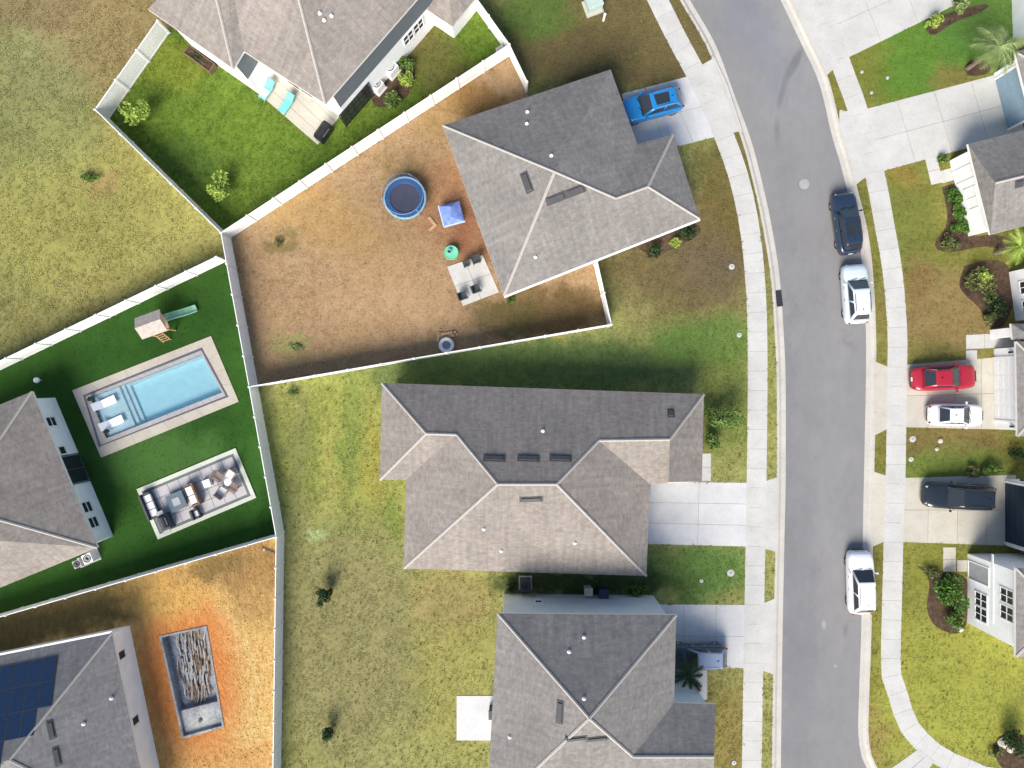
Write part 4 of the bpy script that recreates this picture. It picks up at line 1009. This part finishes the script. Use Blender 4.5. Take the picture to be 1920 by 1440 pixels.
M['blue_fabric'] = plain('blue_fabric', (.16,.24,.62,1), .7, var=.3, scale=3); M['pale_blue'] = plain('pale_blue', (.45,.55,.72,1), .6)

# brown yard: patio slab with four pieces, blue play tent, green pot, barbecue by the fence
slab_field('patio', [(838,500),(905,478),(936,548),(868,574)], 2, 2, M['conc'], z=.05)
chair('dark patio chair at the top of the small concrete patio, near the roof', 892, 489, 200)
chair('small dark patio stool at the top left of the small concrete patio', 874, 497, 200, w=.42)
chair('dark patio chair at the lower left of the small concrete patio', 869, 556, 20)
chair('dark patio chair at the lower middle of the small concrete patio', 894, 543, 20)
t = place('play_tent', 'small blue play tent beside the trampoline', 'tent', 847, 401, 15, 0, zz=.6)
mb = MB(); w = .72; mb.add([(-w,-w,0),(w,-w,0),(w,w,0),(-w,w,0),(-w,-w,.7),(w,-w,.7),(w,w,.7),(-w,w,.7)], [(0,1,5,4),(1,2,6,5),(2,3,7,6),(3,0,4,7)]); mb.build('side', M['blue_fabric'], t)
mb = MB(); w = .8; mb.add([(-w,-w,.68),(w,-w,.68),(w,w,.68),(-w,w,.68),(-.1,-w*.5,1.25),(.1,w*.5,1.25)], [(0,1,4),(1,2,5,4),(2,3,5),(3,0,4,5),(3,2,1,0)]); mb.build('roof', M['blue_fabric'], t)
mb = MB(); mb.bar((-.84,-.84,.66),(-.84,.84,.66),.1); mb.bar((-.84,-.84,.66),(.84,-.84,.66),.1); mb.build('trim', M['pale_blue'], t)
t = place('board', 'short pale timber board lying beside the blue tent', 'board', 811, 416, -50, 0)
mb = MB(); mb.box((0,0,.04), (.9,.22,.06)); mb.build('plank', M['wood'], t); mb = MB(); mb.box((.35,-.35,.04), (.22,.6,.05)); mb.build('plank', M['wood'], t)
t = place('play_table', 'pale green plastic play table with bucket in the brown yard', 'table', 846, 474, 10, 0, zz=.4)
mb = MB(); mb.lathe([(0,.44),(.5,.46),(.55,.5),(.58,.44),(.5,.40),(0,.40)], 14); mb.build('table_top', M['green_plastic'], t)
for k in range(4): a = k*math.pi/2+.7; mb = MB(); mb.tube([(.36*math.cos(a),.36*math.sin(a),.42),(.44*math.cos(a),.44*math.sin(a),-.02)], .05, 6); mb.build('leg', M['green_plastic'], t)
mb = MB(); mb.lathe([(0,.47),(.14,.47),(.18,.7),(.15,.7),(.12,.5)], 12, (-.1,.1,0)); mb.build('bucket', M['padlight'], t)
t = place('fire_pit', 'white round fire pit near the lower fence of the brown yard', 'fire pit', 837, 647, 0, 0, zz=.3)
mb = MB(); mb.lathe([(0,.05),(.30,.06),(.34,.42),(.56,.42),(.6,.36),(.52,0)], 20); mb.build('bowl', M['pipe'], t)
mb = MB(); mb.lathe([(0,.12),(.3,.12)], 14); mb.build('ash', M['grey'], t)
for k, (x, y, dg, L) in enumerate(((823,629,75,1.0),(840,625,8,1.3),(846,630,15,1.1))):
    t = place('timber', ['pale upright leaning timber left of the white fire pit','upper orange timber above the white fire pit','lower tan timber above the white fire pit'][k], 'timber', x, y, dg, 0, 'timbers by the fire pit')
    mb = MB(); mb.box((0,0,.06), (L,.2,.12)); mb.build('beam', M['wood'], t); mb = MB(); mb.box((L*.3,0,.14), (.12,.24,.05)); mb.build('cleat', M['brownwood'], t)

# pool yard: swimming pool
def pxq(a, b, c, d, u, v):
    q = [Vector((p[0],p[1])) for p in (a,b,c,d)]; r = q[0]*(1-u)*(1-v)+q[1]*u*(1-v)+q[2]*u*v+q[3]*(1-u)*v; return (r.x, r.y)
PC = ((136,732),(396,630),(448,753),(190,858))      # deck corners
pc = W(290,743); pool = empty('swimming_pool', (pc.x, pc.y, 0), 0, 'rectangular blue swimming pool with pale deck in the green yard', 'pool')
M['deck'] = concrete('pool_deck', A(214,206,192), .4); M['tile_dark'] = plain('pool_tile_dark', (.10,.105,.13,1), .3, var=.3, scale=8); M['plaster'] = plain('pool_plaster', (.70,.90,.95,1), .6, var=.05, scale=1.5)
M['coping'] = concrete('pool_coping', A(196,192,192), .5); M['ledge'] = plain('pool_ledge', (.80,.84,.86,1), .6, var=.05)
# deck ring in pavers
hole = [Vector(p) for p in PX(POOLHOLE)]
def ring_pieces(out_q, in_q, n, z1, mat, name, parent):
    for s in range(4):
        a, b, c, d = out_q[s], out_q[(s+1)%4], in_q[(s+1)%4], in_q[s]
        k = max(1, round((b-a).length/n))
        for i in range(k):
            u0, u1 = i/k, (i+1)/k; e = (b-a).normalized()*.006
            q = [a.lerp(b,u0)+e, a.lerp(b,u1)-e, d.lerp(c,u1)-e, d.lerp(c,u0)+e]; cc = sum(q, Vector((0,0)))/4
            mb = MB(); mb.prism([(p.x-pc.x, p.y-pc.y) for p in q], -.1, z1+rnd.uniform(-.003,.003)); mb.build(name, mat, parent)
O = [Vector(p) for p in PX(PC)]
I1 = [Vector(p) for p in PX([(157,741),(379,652),(429,744),(186,838)])]
I2 = [Vector(p) for p in PX([(161,743),(378,657),(424,742),(190,834)])]
I3 = [Vector(p) for p in PX([(170,745),(379,664),(417,736),(200,822)])]
ring_pieces(O, I1, 1.5, .05, M['deck'], 'deck_paver', pool)
ring_pieces(I1, I2, .6, .07, M['tile_dark'], 'edge_tile', pool)
ring_pieces(I2, I3, .6, .075, M['coping'], 'coping_stone', pool)
loc = lambda p, z: (p.x-pc.x, p.y-pc.y, z)
mb = MB()
def wallring(q, z0, z1):
    for i in range(4): a, b = q[i], q[(i+1)%4]; mb.add([loc(a,z0), loc(b,z0), loc(b,z1), loc(a,z1)], [(0,1,2,3)])
wallring(I3, -.75, -.05)
f = lambda u, v: I3[0]*(1-u)*(1-v)+I3[1]*u*(1-v)+I3[2]*u*v+I3[3]*(1-u)*v
mb.add([loc(f(0,0),-.75), loc(f(1,0),-.75), loc(f(1,1),-.75), loc(f(0,1),-.75)], [(0,1,2,3)]); mb.build('basin', M['plaster'], pool)
mb = MB(); wallring(I3, -.26, .05); mb.build('waterline_tile', M['tile_dark'], pool)
mb = MB()
for (u0, u1, z) in ((0,.24,-.24),(.24,.275,-.40),(.275,.31,-.56)):
    q = [f(u0,0), f(u1,0), f(u1,1), f(u0,1)]; mb.prism([(p.x-pc.x,p.y-pc.y) for p in q], -.74, z)
mb.build('step', M['ledge'], pool)
mb = MB(); mb.prism([(p.x-pc.x,p.y-pc.y) for p in (f(.31,0),f(1,0),f(1,.05),f(.31,.05))], -.73, -.26); mb.build('bench', M['ledge'], pool)
mb = MB(); mb.add([loc(p,-.08) for p in I3], [(3,2,1,0)]); mb.build('water', M['water'], pool)
HARD.append([tuple(p) for p in O])
M['lounger_white'] = plain('white_resin', (.84,.85,.86,1), .35, var=.03)
lounger('white resin lounger standing in the shallow end, upper of the two', 202, 755, 24, 1.7, -.24, 'lounger_white', False, 'in pool loungers')
lounger('white resin lounger standing in the shallow end, lower of the two', 216, 792, 24, 1.7, -.24, 'lounger_white', False, 'in pool loungers')
# two pots at the corner tiles
for (x, y, l) in ((173,748,'upper'), (203,808,'lower')):
    t = place('planter', 'small dark planter at the shallow end of the pool, %s one' % l, 'planter', x, y, 20, .07, 'pool planters')
    mb = MB(); mb.lathe([(0,.02),(.13,.0),(.17,.32),(.14,.32),(.12,.26),(0,.26)], 12); mb.build('pot', M['charcoal'], t); link('foliage', leaf_mesh(60,.2,.2,.15,.4,.08,int(x),4,LEAF['dark']), t)

# outdoor lounge platform
LQ = ((257,917),(442,840),(481,933),(297,1011))
L4 = [Vector(p) for p in PX(LQ)]; lc = sum(L4, Vector((0,0)))/4
lt = empty('lounge_terrace', (0,0,0)); lt['kind'] = 'structure'
fl = lambda u, v: L4[0]*(1-u)*(1-v)+L4[1]*u*(1-v)+L4[2]*u*v+L4[3]*(1-u)*v
M['terr'] = concrete('terrace_paver', A(218,214,218), .15); M['terr_edge'] = concrete('terrace_edge', A(236,240,226), .1); M['terr_groove'] = plain('terrace_channel', (.12,.15,.14,1), .7)
def tq(u0,u1,v0,v1,z,mat,name): quad_piece(lt, [tuple(fl(u0,v0)),tuple(fl(u1,v0)),tuple(fl(u1,v1)),tuple(fl(u0,v1))], z, mat, -.05, name)
for (u0,u1,v0,v1) in ((0,1,0,.075),(0,1,.925,1),(0,.037,.075,.925),(.963,1,.075,.925)): tq(u0,u1,v0,v1,.09,M['terr_edge'],'edge_stone')
for (u0,u1,v0,v1) in ((.037,.963,.075,.12),(.037,.963,.88,.925),(.037,.06,.12,.88),(.94,.963,.12,.88)): tq(u0,u1,v0,v1,.05,M['terr_groove'],'drain_channel')
for i in range(8):
    for j in range(4): tq(.06+.11*i+.002,.06+.11*(i+1)-.002,.12+.19*j+.004,.12+.19*(j+1)-.004,.07,M['terr'],'paver')
HARD.append([tuple(p) for p in L4])
sofa('long dark framed outdoor sofa at the left end of the lounge terrace', 286, 947, 22.6, 2.1, .07, 'charcoal')
sofa('dark framed two seat outdoor sofa in the middle of the lounge terrace', 366, 926, 202.6, 1.75, .07, 'brownwood', seats=2)
sofa('narrow dark bench at the lower edge of the lounge terrace', 371, 962, 22.6, .8, .07, 'charcoal', seats=1, D=.5)
M['firetable'] = plain('slate_table', (.10,.14,.17,1), .5)
t = place('fire_table', 'square slate grey fire table between the terrace sofas', 'table', 332, 940, 22.6, .07, zz=.4)
mb = MB(); mb.box((0,0,.4), (1.35,1.35,.1)); mb.build('table_top', M['firetable'], t); mb = MB(); mb.box((0,0,.18), (1.05,1.05,.36)); mb.build('base', M['charcoal'], t)
mb = MB(); mb.box((0,0,.46), (.6,.6,.03)); mb.build('burner_tray', M['grey'], t)
t = place('grill', 'dark covered grill at the lower left corner of the lounge terrace', 'grill', 311, 978, 22.6, .07, zz=.5)
mb = MB(); mb.box((0,0,.42), (.7,1.25,.8)); mb.build('cabinet', M['charcoal'], t)
mb = MB(); mb.tube([(0,-.45,.86),(0,.45,.86)], .3, 14); mb.build('hood', M['charcoal'], t)
mb = MB(); mb.tube([(.3,-.3,.95),(.3,.3,.95)], .025, 6); mb.build('handle', M['rim'], t)
for s in (-1,1): mb = MB(); mb.box((0,s*.78,.8), (.55,.3,.05)); mb.build('side_shelf', M['grey'], t)
M['taupe'] = plain('taupe_wicker', (.22,.17,.15,1), .8, var=.3, scale=9)
for k, (x, y) in enumerate(((414,892),(437,888),(442,912),(421,921))):
    chair('taupe wicker chair at the right end of the lounge terrace, %s' % ('upper left','upper right','lower right','lower left')[k], x, y, (-35,-125,145,55)[k], 'taupe', 'terrace wicker chairs', .07, .66, cush='taupe' if k%2==0 else 'cushion')
t = place('side_table', 'small pale round table among the wicker chairs', 'table', 428, 904, 0, .07, zz=.4)
mb = MB(); mb.lathe([(0,.42),(.3,.42),(.3,.38),(.05,.37),(.05,.03),(.2,.0)], 16); mb.build('table_top', M['cushion'], t)
t = place('ottoman', 'white square ottoman in the middle of the lounge terrace', 'ottoman', 391, 905, 22, .07)
mb = MB(); mb.box((0,0,.2), (.6,.6,.34), taper=.94); mb.build('cushion', M['cushion'], t); mb = MB(); mb.box((0,0,.02), (.5,.5,.06)); mb.build('base', M['brownwood'], t)
# playset with slide
t = place('playset', 'small wooden play tower with green slide in the pool yard', 'playset', 294, 610, 20, 0, zz=1.2)
mb = MB(); mb.box((0,0,.95), (1.5,1.2,.1)); mb.build('platform', M['wood'], t)
for sx in (-1,1):
    for sy in (-1,1): mb = MB(); mb.box((sx*.7,sy*.55,1.05), (.1,.1,2.2)); mb.build('post', M['wood'], t)
M['play_roof'] = plain('play_roof', (.42,.36,.32,1), .8, var=.2, scale=5); M['play_green'] = plain('play_slide', (.22,.42,.30,1), .4)
mb = MB(); w, l = .85, 1.0; mb.add([(-l,-w,2.05),(l,-w,2.05),(l,w,2.05),(-l,w,2.05),(-l,0,2.55),(l,0,2.55)], [(0,1,5,4),(2,3,4,5),(1,2,5),(3,0,4),(3,2,1,0)]); mb.build('roof', M['play_roof'], t)
mb = MB()
for i in range(5): mb.box((-.75,-.5+.25*i,1.3), (.05,.14,.7))
mb.build('railing', M['wood'], t)
mb = MB(); pts = [(.75,.35,1.05),(1.2,.38,.85),(2.0,.42,.4),(2.6,.45,.22),(2.9,.46,.2)]
for (a, b) in zip(pts, pts[1:]): mb.bar(a, b, .46, .05); mb.bar((a[0],a[1]-.25,a[2]+.08),(b[0],b[1]-.25,b[2]+.08),.05,.16); mb.bar((a[0],a[1]+.25,a[2]+.08),(b[0],b[1]+.25,b[2]+.08),.05,.16)
mb.box((2.8,.46,.09), (.1,.4,.2)); mb.build('slide', M['play_green'], t)
mb = MB()
for i in range(4): mb.box((-.2,-.72-.12*(3-i),.2+.22*i), (.6,.06,.05))
mb.bar((-.5,-1.12,-.02),(-.5,-.6,1.0),.06); mb.bar((.1,-1.12,-.02),(.1,-.6,1.0),.06); mb.build('ladder', M['wood'], t)
ac_unit('white air conditioner at the lower corner of the pool house', 177, 1042, 23, 'whitepaint', s=.72)
ac_unit('grey equipment box beside the white one at the pool house corner', 158, 1052, 23, 'grey', s=.6)
t = place('garden_light', 'small white garden light above the pool house roof corner', 'light', 78, 713, 0, 0)
mb = MB(); mb.tube([(0,0,-.02),(0,0,.5)], .05, 8); mb.build('post', M['grey'], t); mb = MB(); mb.lathe([(0,.75),(.2,.66),(.22,.5),(0,.48)], 12); mb.build('shade', M['pipe'], t)

M['stick'] = plain('rubble_stick', (.30,.27,.24,1), .9, var=.3, scale=6)
# sand yard: unfinished pool shell
pc2 = W(362,1280); shell = empty('pool_shell', (pc2.x, pc2.y, 0), 0, 'unfinished grey pool shell dug into the orange sand', 'pool')
M['shotcrete'] = ground_mat('shotcrete', (A(124,126,132), A(168,170,176), A(200,204,208)), contrast=1.2, big=.4, mid=1.5, fine=6, patches=[(362,1250,24,66,A(148,128,102),.9,8,.5), (366,1352,36,20,A(206,208,206),.8), (330,1240,10,60,A(150,166,186),.5,8)])
Q = [Vector(p) for p in PX(PITHOLE)]; Qi = [Vector(p) for p in inset([tuple(p) for p in Q], .16)]
fq = lambda u, v: Q[0]*(1-u)*(1-v)+Q[1]*u*(1-v)+Q[2]*u*v+Q[3]*(1-u)*v
l2 = lambda p, z: (p.x-pc2.x, p.y-pc2.y, z)
mb = MB()
for i in range(4):
    a, b, c, d = Q[i], Q[(i+1)%4], Qi[(i+1)%4], Qi[i]
    mb.add([l2(a,.06),l2(b,.06),l2(c,.06),l2(d,.06),l2(c,-.8),l2(d,-.8),l2(a,-.3),l2(b,-.3)], [(0,1,2,3),(3,2,4,5),(0,6,7,1)])
mb.build('rim', M['shotcrete'], shell)
fi = lambda u, v: Qi[0]*(1-u)*(1-v)+Qi[1]*u*(1-v)+Qi[2]*u*v+Qi[3]*(1-u)*v
mb = MB(); nu, nv = 12, 20; vs = []; fs = []; rr = random.Random(3)
for j in range(nv+1):
    for i in range(nu+1): vs.append(l2(fi(i/nu, j/nv*.76), -.72+.15*abs(i/nu-.5)*2*abs(i/nu-.5)+rr.uniform(-.05,.05)))
for j in range(nv):
    for i in range(nu): k = j*(nu+1)+i; fs.append((k,k+nu+1,k+nu+2,k+1))
mb.add(vs, fs); mb.build('floor', M['shotcrete'], shell)
mb = MB(); mb.prism([(p.x-pc2.x,p.y-pc2.y) for p in (fi(0,.76),fi(1,.76),fi(1,1),fi(0,1))], -1.1, -.2); mb.build('ledge', M['shotcrete'], shell)
mb = MB(); mb.tube([l2(fi(.45,.9),-.22), l2(fi(.45,.9),-.1)], .14, 12); mb.build('drain_pipe', M['charcoal'], shell)
mb = MB()
for k in range(120):
    u, v = .5+.4*rr.gauss(0,.45), rr.uniform(.05,.70); u = min(max(u,.14),.92); p = fi(u, v); a = math.radians(-82)+rr.gauss(0,.16); L = rr.uniform(.5,1.6); c_, s_ = math.cos(a)*L/2, math.sin(a)*L/2
    x, y, z = l2(p, -.62+rr.uniform(0,.08)); mb.mi = (0,2,2,1)[k%4]; w_ = rr.uniform(.04,.10); b = rr.uniform(-.2,.2)
    mb.bar((x-c_,y-s_,z-.02),(x+s_*b,y-c_*b,z+.02),w_,.05); mb.bar((x+s_*b,y-c_*b,z+.02),(x+c_,y+s_,z+.03),w_,.05)
o = mb.build('rubble', [M['stick'], M['brownwood'], M['grey']], shell); o['kind'] = 'stuff'
t = place('timber_rail', 'dark timber rail lying on the sand under the fence corner', 'timber', 505, 1034, -22, 0)
mb = MB(); mb.box((0,0,.06), (1.3,.16,.12)); mb.build('beam', M['brownwood'], t); mb = MB(); mb.box((-.4,0,.13), (.14,.2,.04)); mb.build('cleat', M['wood'], t)
HARD.append(PX([(270,1160),(420,1140),(450,1400),(330,1420)])); 

# two-storey house patio
slab_field('patio', [(444,140),(520,88),(640,215),(596,272)], 4, 2, M['conc_cream'], z=.05)
lounger('teal sun lounger with white frame on the top patio, left one', 503, 172, 236, 1.5, .05, 'teal', group='teal patio loungers', towel='lounger_white')
lounger('teal sun lounger with white frame on the top patio, right one', 540, 197, 236, 1.5, .05, 'teal', group='teal patio loungers')
t = place('grill', 'black covered grill at the lower corner of the top patio', 'grill', 607, 248, 55, 0, zz=.5)
mb = MB(); mb.box((0,0,.42), (1.5,.7,.86)); mb.build('cabinet', M['black'], t); mb = MB(); mb.tube([(-.62,0,.84),(.62,0,.84)], .38, 14); mb.build('hood', M['black'], t)
mb = MB(); mb.tube([(-.4,-.38,.95),(.4,-.38,.95)], .025, 6); mb.build('handle', M['rim'], t)
t = place('planter_box', 'long dark brown planter box beside the top left house wall', 'planter', 376, 112, -37, 0, zz=.3)
mb = MB()
for (x, y, dx, dy) in ((0,-.35,2.5,.06),(0,.35,2.5,.06),(-1.22,0,.06,.64),(1.22,0,.06,.64)): mb.box((x,y,.28), (dx,dy,.6))
mb.build('side', M['brownwood'], t); mb = MB(); mb.box((0,0,.45), (2.38,.64,.06)); mb.build('soil', M['mulch'], t)
link('foliage', leaf_mesh(90,1.0,.28,.12,.55,.08,5,6,LEAF['dark']), t)
ac_unit('white air conditioner beside the curved shrub bed, upper one', 734, 134, 50, 'whitepaint', s=.95)
ac_unit('white air conditioner beside the curved shrub bed, lower one', 710, 166, 50, 'whitepaint', s=.8)
t = place('gate_latch', 'small white utility box at the top fence corner', 'box', 938, 93, 30, 0, zz=1)
mb = MB(); mb.box((0,0,.55), (.55,.4,1.1)); mb.build('body', M['whitepaint'], t); mb = MB(); mb.box((0,0,1.13), (.62,.46,.06), taper=.9); mb.build('lid', M['grey'], t)

# gap between the lower houses, street furniture
ac_unit('dark air conditioner between the two lower houses', 985, 1092, 0, 'charcoal', s=.85)
bin_('tan wheelie bin between the two lower houses', 1101, 1103, 90, 'bin_tan'); bin_('navy wheelie bin next to the tan bin', 1129, 1107, 90, 'bin_navy', .75)
slab_field('patio', [(856,1304),(935,1304),(935,1388),(856,1388)], 1, 1, M['conc_new'], z=.05)
t = place('barbecue', 'small black box against the back wall above the white pad', 'barbecue', 921, 1335, 0, .05, zz=.5)
mb = MB(); mb.box((0,0,.5), (.3,.7,.9)); mb.build('body', M['black'], t); mb = MB(); mb.box((-.02,0,.98), (.34,.74,.06), taper=.9); mb.build('lid', M['charcoal'], t)
M['transformer'] = plain('transformer_green', (.42,.52,.47,1), .5)
t = place('utility_cabinet', 'pale green electrical cabinet in the grass at the top edge', 'cabinet', 1113, 6, 20, 0, zz=.6)
mb = MB(); mb.box((0,0,.06), (1.4,1.3,.16)); mb.build('base_slab', M['conc_old'], t); mb = MB(); mb.box((0,0,.6), (1.15,1.0,.95)); mb.build('cabinet', M['transformer'], t); mb = MB(); mb.box((0,0,1.1), (1.22,1.08,.06), taper=.95); mb.build('lid', M['transformer'], t)
t = place('marker_post', 'short white marker post below the electrical cabinet', 'post', 1133, 32, 0, 0, zz=.5)
mb = MB(); mb.tube([(0,0,-.03),(0,0,.95)], .09, 10); mb.build('post', M['pipe'], t); mb = MB(); mb.lathe([(0,1.06),(.11,.96),(.11,.9)], 10); mb.build('cap', M['pipe'], t)
for k, (x, y, r, l) in enumerate(((1370,1074,.3,'round pale stone lid in the green front lawn beside the pavement'), (1315,1089,.16,'small white valve cap in the green front lawn'), (1376,1430,.2,'white valve cap near the bottom front lawn'), (1372,500,.24,'pale valve cap in the brown front lawn by the pavement'), (1386,628,.2,'pale valve cap where the green front lawn meets the pavement'),
        (1711,823,.26,'pale round lid in the lawn below the red car driveway'), (1616,135,.13,'white sprinkler cap in the top right lawn, top one'), (1664,146,.13,'white sprinkler cap in the top right lawn, right one'), (1634,174,.13,'white sprinkler cap in the top right lawn, lowest one'), (1708,861,.2,'yellow white valve cap in the lawn above the black car'))):
    t = place('ground_lid', l, 'lid', x, y, 0, 0, 'small round lids in the lawns')
    mb = MB(); mb.lathe([(0,.06),(r*.9,.05),(r,.0),(r,-.03)], 12); mb.build('lid', M['conc'], t); mb = MB(); mb.lathe([(0,.075),(r*.35,.07),(r*.4,.052)], 8); mb.build('boss', M['grey'], t)
M['rock'] = plain('pale_rock', (.52,.47,.40,1), .9, var=.25, scale=4)
def rock(label, px, py, r, seed):
    rr = random.Random(seed); bm = bmesh.new(); bmesh.ops.create_icosphere(bm, subdivisions=2, radius=r)
    for v in bm.verts: v.co *= rr.uniform(.8,1.15); v.co.z *= .6
    me = bpy.data.meshes.new('rock'); bm.to_mesh(me); bm.free(); me.materials.append(M['rock'])
    p = W(px, py); o = link('rock', me, None, (p.x, p.y, r*.3)); tag(o, label, 'rock', 'garden rocks')
for k, (x, y, r, l) in enumerate(((1878,1392,.4,'large pale rock in the lower right corner bed, left one'), (1893,1404,.3,'pale rock in the lower right corner bed, right one'), (1222,474,.22,'pale rock at the left end of the dark bed below the gabled roof'), (1800,1180,.22,'pale rock at the foot of the two storey house bed'), (1762,826,.2,'pale rock in the lawn below the small white car'), (1756,842,.16,'small pale rock below the one under the white car'))): rock(l, x, y, r, k)

# ------------------------------------------------------------------ grass
def inside(P, poly):
    poly = np.asarray(poly, float); x, y = P[:,0], P[:,1]; r = np.zeros(len(P), bool); j = len(poly)-1
    for i in range(len(poly)):
        xi, yi = poly[i]; xj, yj = poly[j]
        c = ((yi > y) != (yj > y)) & (x < (xj-xi)*(y-yi)/(yj-yi+1e-12)+xi); r ^= c; j = i
    return r
rg = np.random.default_rng(11)
def grass(name, poly, args, holes, z, dens, hgt, size, clumpy):
    q = np.asarray(poly); lo = np.maximum(q.min(0), [-44,-34]); hi = np.minimum(q.max(0), [44,34]); area = float(np.prod(hi-lo))
    n = int(area*dens); P = rg.uniform(lo, hi, (n,2)); ok = inside(P, poly)
    Pj = P + rg.normal(0,.05,P.shape)
    for h in list(holes)+HARD: ok &= ~inside(Pj, h)
    P = P[ok]
    # uneven cover
    f = np.zeros(len(P))
    for k in range(6):
        w = rg.uniform(.3,2.2,2)*rg.choice([-1,1],2); f += np.sin(P@w + rg.uniform(0,6))
    P = P[(f/3 + rg.normal(0,.8,len(P))) > -.4-clumpy]; n = len(P); B = 4
    a = rg.uniform(0,2*np.pi,(n,1)) + np.arange(B)*2*np.pi/B + rg.normal(0,.3,(n,B)); d = np.stack([np.cos(a),np.sin(a)],-1); s = np.stack([-np.sin(a),np.cos(a)],-1)
    sc = rg.uniform(.55,1.45,(n,1)); hh = hgt*sc*rg.uniform(.7,1.3,(n,B)); ln = size*sc*rg.uniform(.5,1.2,(n,B)); wd = size*.38*sc
    base = P[:,None,:]; V = np.zeros((n,B,3,3))
    V[:,:,0,:2] = base - s*wd[...,None]; V[:,:,1,:2] = base + s*wd[...,None]; V[:,:,2,:2] = base + d*ln[...,None]
    V[:,:,:2,2] = z-.005; V[:,:,2,2] = z+hh
    me = bpy.data.meshes.new('grass'); N_ = n*B; me.vertices.add(N_*3); me.vertices.foreach_set('co', V.ravel()); me.loops.add(N_*3); me.loops.foreach_set('vertex_index', np.arange(N_*3))
    me.polygons.add(N_); me.polygons.foreach_set('loop_start', np.arange(0,N_*3,3)); me.polygons.foreach_set('loop_total', np.full(N_,3)); me.update()
    me.materials.append(ground_mat('grass_'+name, tuft=True, **dict(args, bmp=0)))
    o = link('grass', me); o['kind'] = 'stuff'; o['label'] = GL[name]
def weeds(nm, dens, c, label):
    poly, args, holes, z = LAWN[nm]; GL[nm] = label
    grass(nm, poly, dict(cols=c, contrast=1.0, mid=.6, fine=3), holes, z, dens, .05, .11, -.25)
GL = {'lawn_west':'short patchy grass around the middle houses', 'lawn_dead':'dry brown grass of the fenced yard', 'lawn_lush':'lush green grass of the upper fenced yard', 'lawn_turf':'dark green turf of the pool yard', 'lawn_east':'front lawn grass across the road', 'field':'dry olive grass of the open field'}
HARD.append(road_poly)
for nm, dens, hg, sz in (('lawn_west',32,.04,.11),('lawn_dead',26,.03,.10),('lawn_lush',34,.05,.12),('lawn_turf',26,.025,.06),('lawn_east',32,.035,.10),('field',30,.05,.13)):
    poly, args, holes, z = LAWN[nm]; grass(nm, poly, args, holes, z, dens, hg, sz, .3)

# stones and clods on the bare soil
def clods(name, poly, n, lo, hi, mat, label, avoid):
    q = np.asarray(poly); a = np.maximum(q.min(0), [-44,-34]); b = np.minimum(q.max(0), [44,34]); P = rg.uniform(a, b, (n*3,2)); ok = inside(P, poly)
    for h in avoid: ok &= ~inside(P, h)
    P = P[ok][:n]; n = len(P); r = rg.uniform(lo, hi, n)*rg.uniform(.5,1,n)
    base = np.array([(1,0,0),(-.4,.9,0),(-.6,-.8,0),(.1,.1,1.1)]); V = np.zeros((n,4,3)); ang = rg.uniform(0,6.28,n); c, s = np.cos(ang), np.sin(ang)
    for k in range(4):
        x, y, z = base[k]; j = rg.uniform(.7,1.3,n); V[:,k,0] = P[:,0]+(x*c-y*s)*r*j; V[:,k,1] = P[:,1]+(x*s+y*c)*r*j; V[:,k,2] = -.01+z*r*.7
    F = np.array([(0,1,3),(1,2,3),(2,0,3)])[None]+np.arange(n)[:,None,None]*4
    me = bpy.data.meshes.new(name); me.from_pydata(V.reshape(-1,3).tolist(), [], F.reshape(-1,3).tolist()); me.materials.append(mat)
    o = link(name, me); o['kind'] = 'stuff'; o['label'] = label
poly, args, holes, z = LAWN['sand_yard']; clods('soil_clods', poly, 3500, .03, .13, ground_mat('sand_clod', tuft=True, **dict(args, bmp=0)), 'loose sand clods and stones in the orange yard', list(holes)+HARD)
poly, args, holes, z = LAWN['lawn_dead']; clods('soil_clods', poly, 2500, .02, .09, ground_mat('soil_clod', tuft=True, **dict(args, bmp=0)), 'small dry clods in the brown yard', list(holes)+HARD)
weeds('field', 3.0, (A(108,108,58), A(134,130,74), A(160,154,94)), 'scattered darker weeds in the open field')
weeds('lawn_west', 3.2, (A(92,104,50), A(122,130,68), A(150,148,86)), 'scattered darker weeds in the middle lawns')
weeds('lawn_lush', 1.5, (A(72,98,36), A(98,126,46), A(150,162,72)), 'scattered weeds in the lush yard')
weeds('lawn_east', 1.5, (A(92,102,46), A(122,128,60), A(148,146,76)), 'scattered weeds in the east lawns')
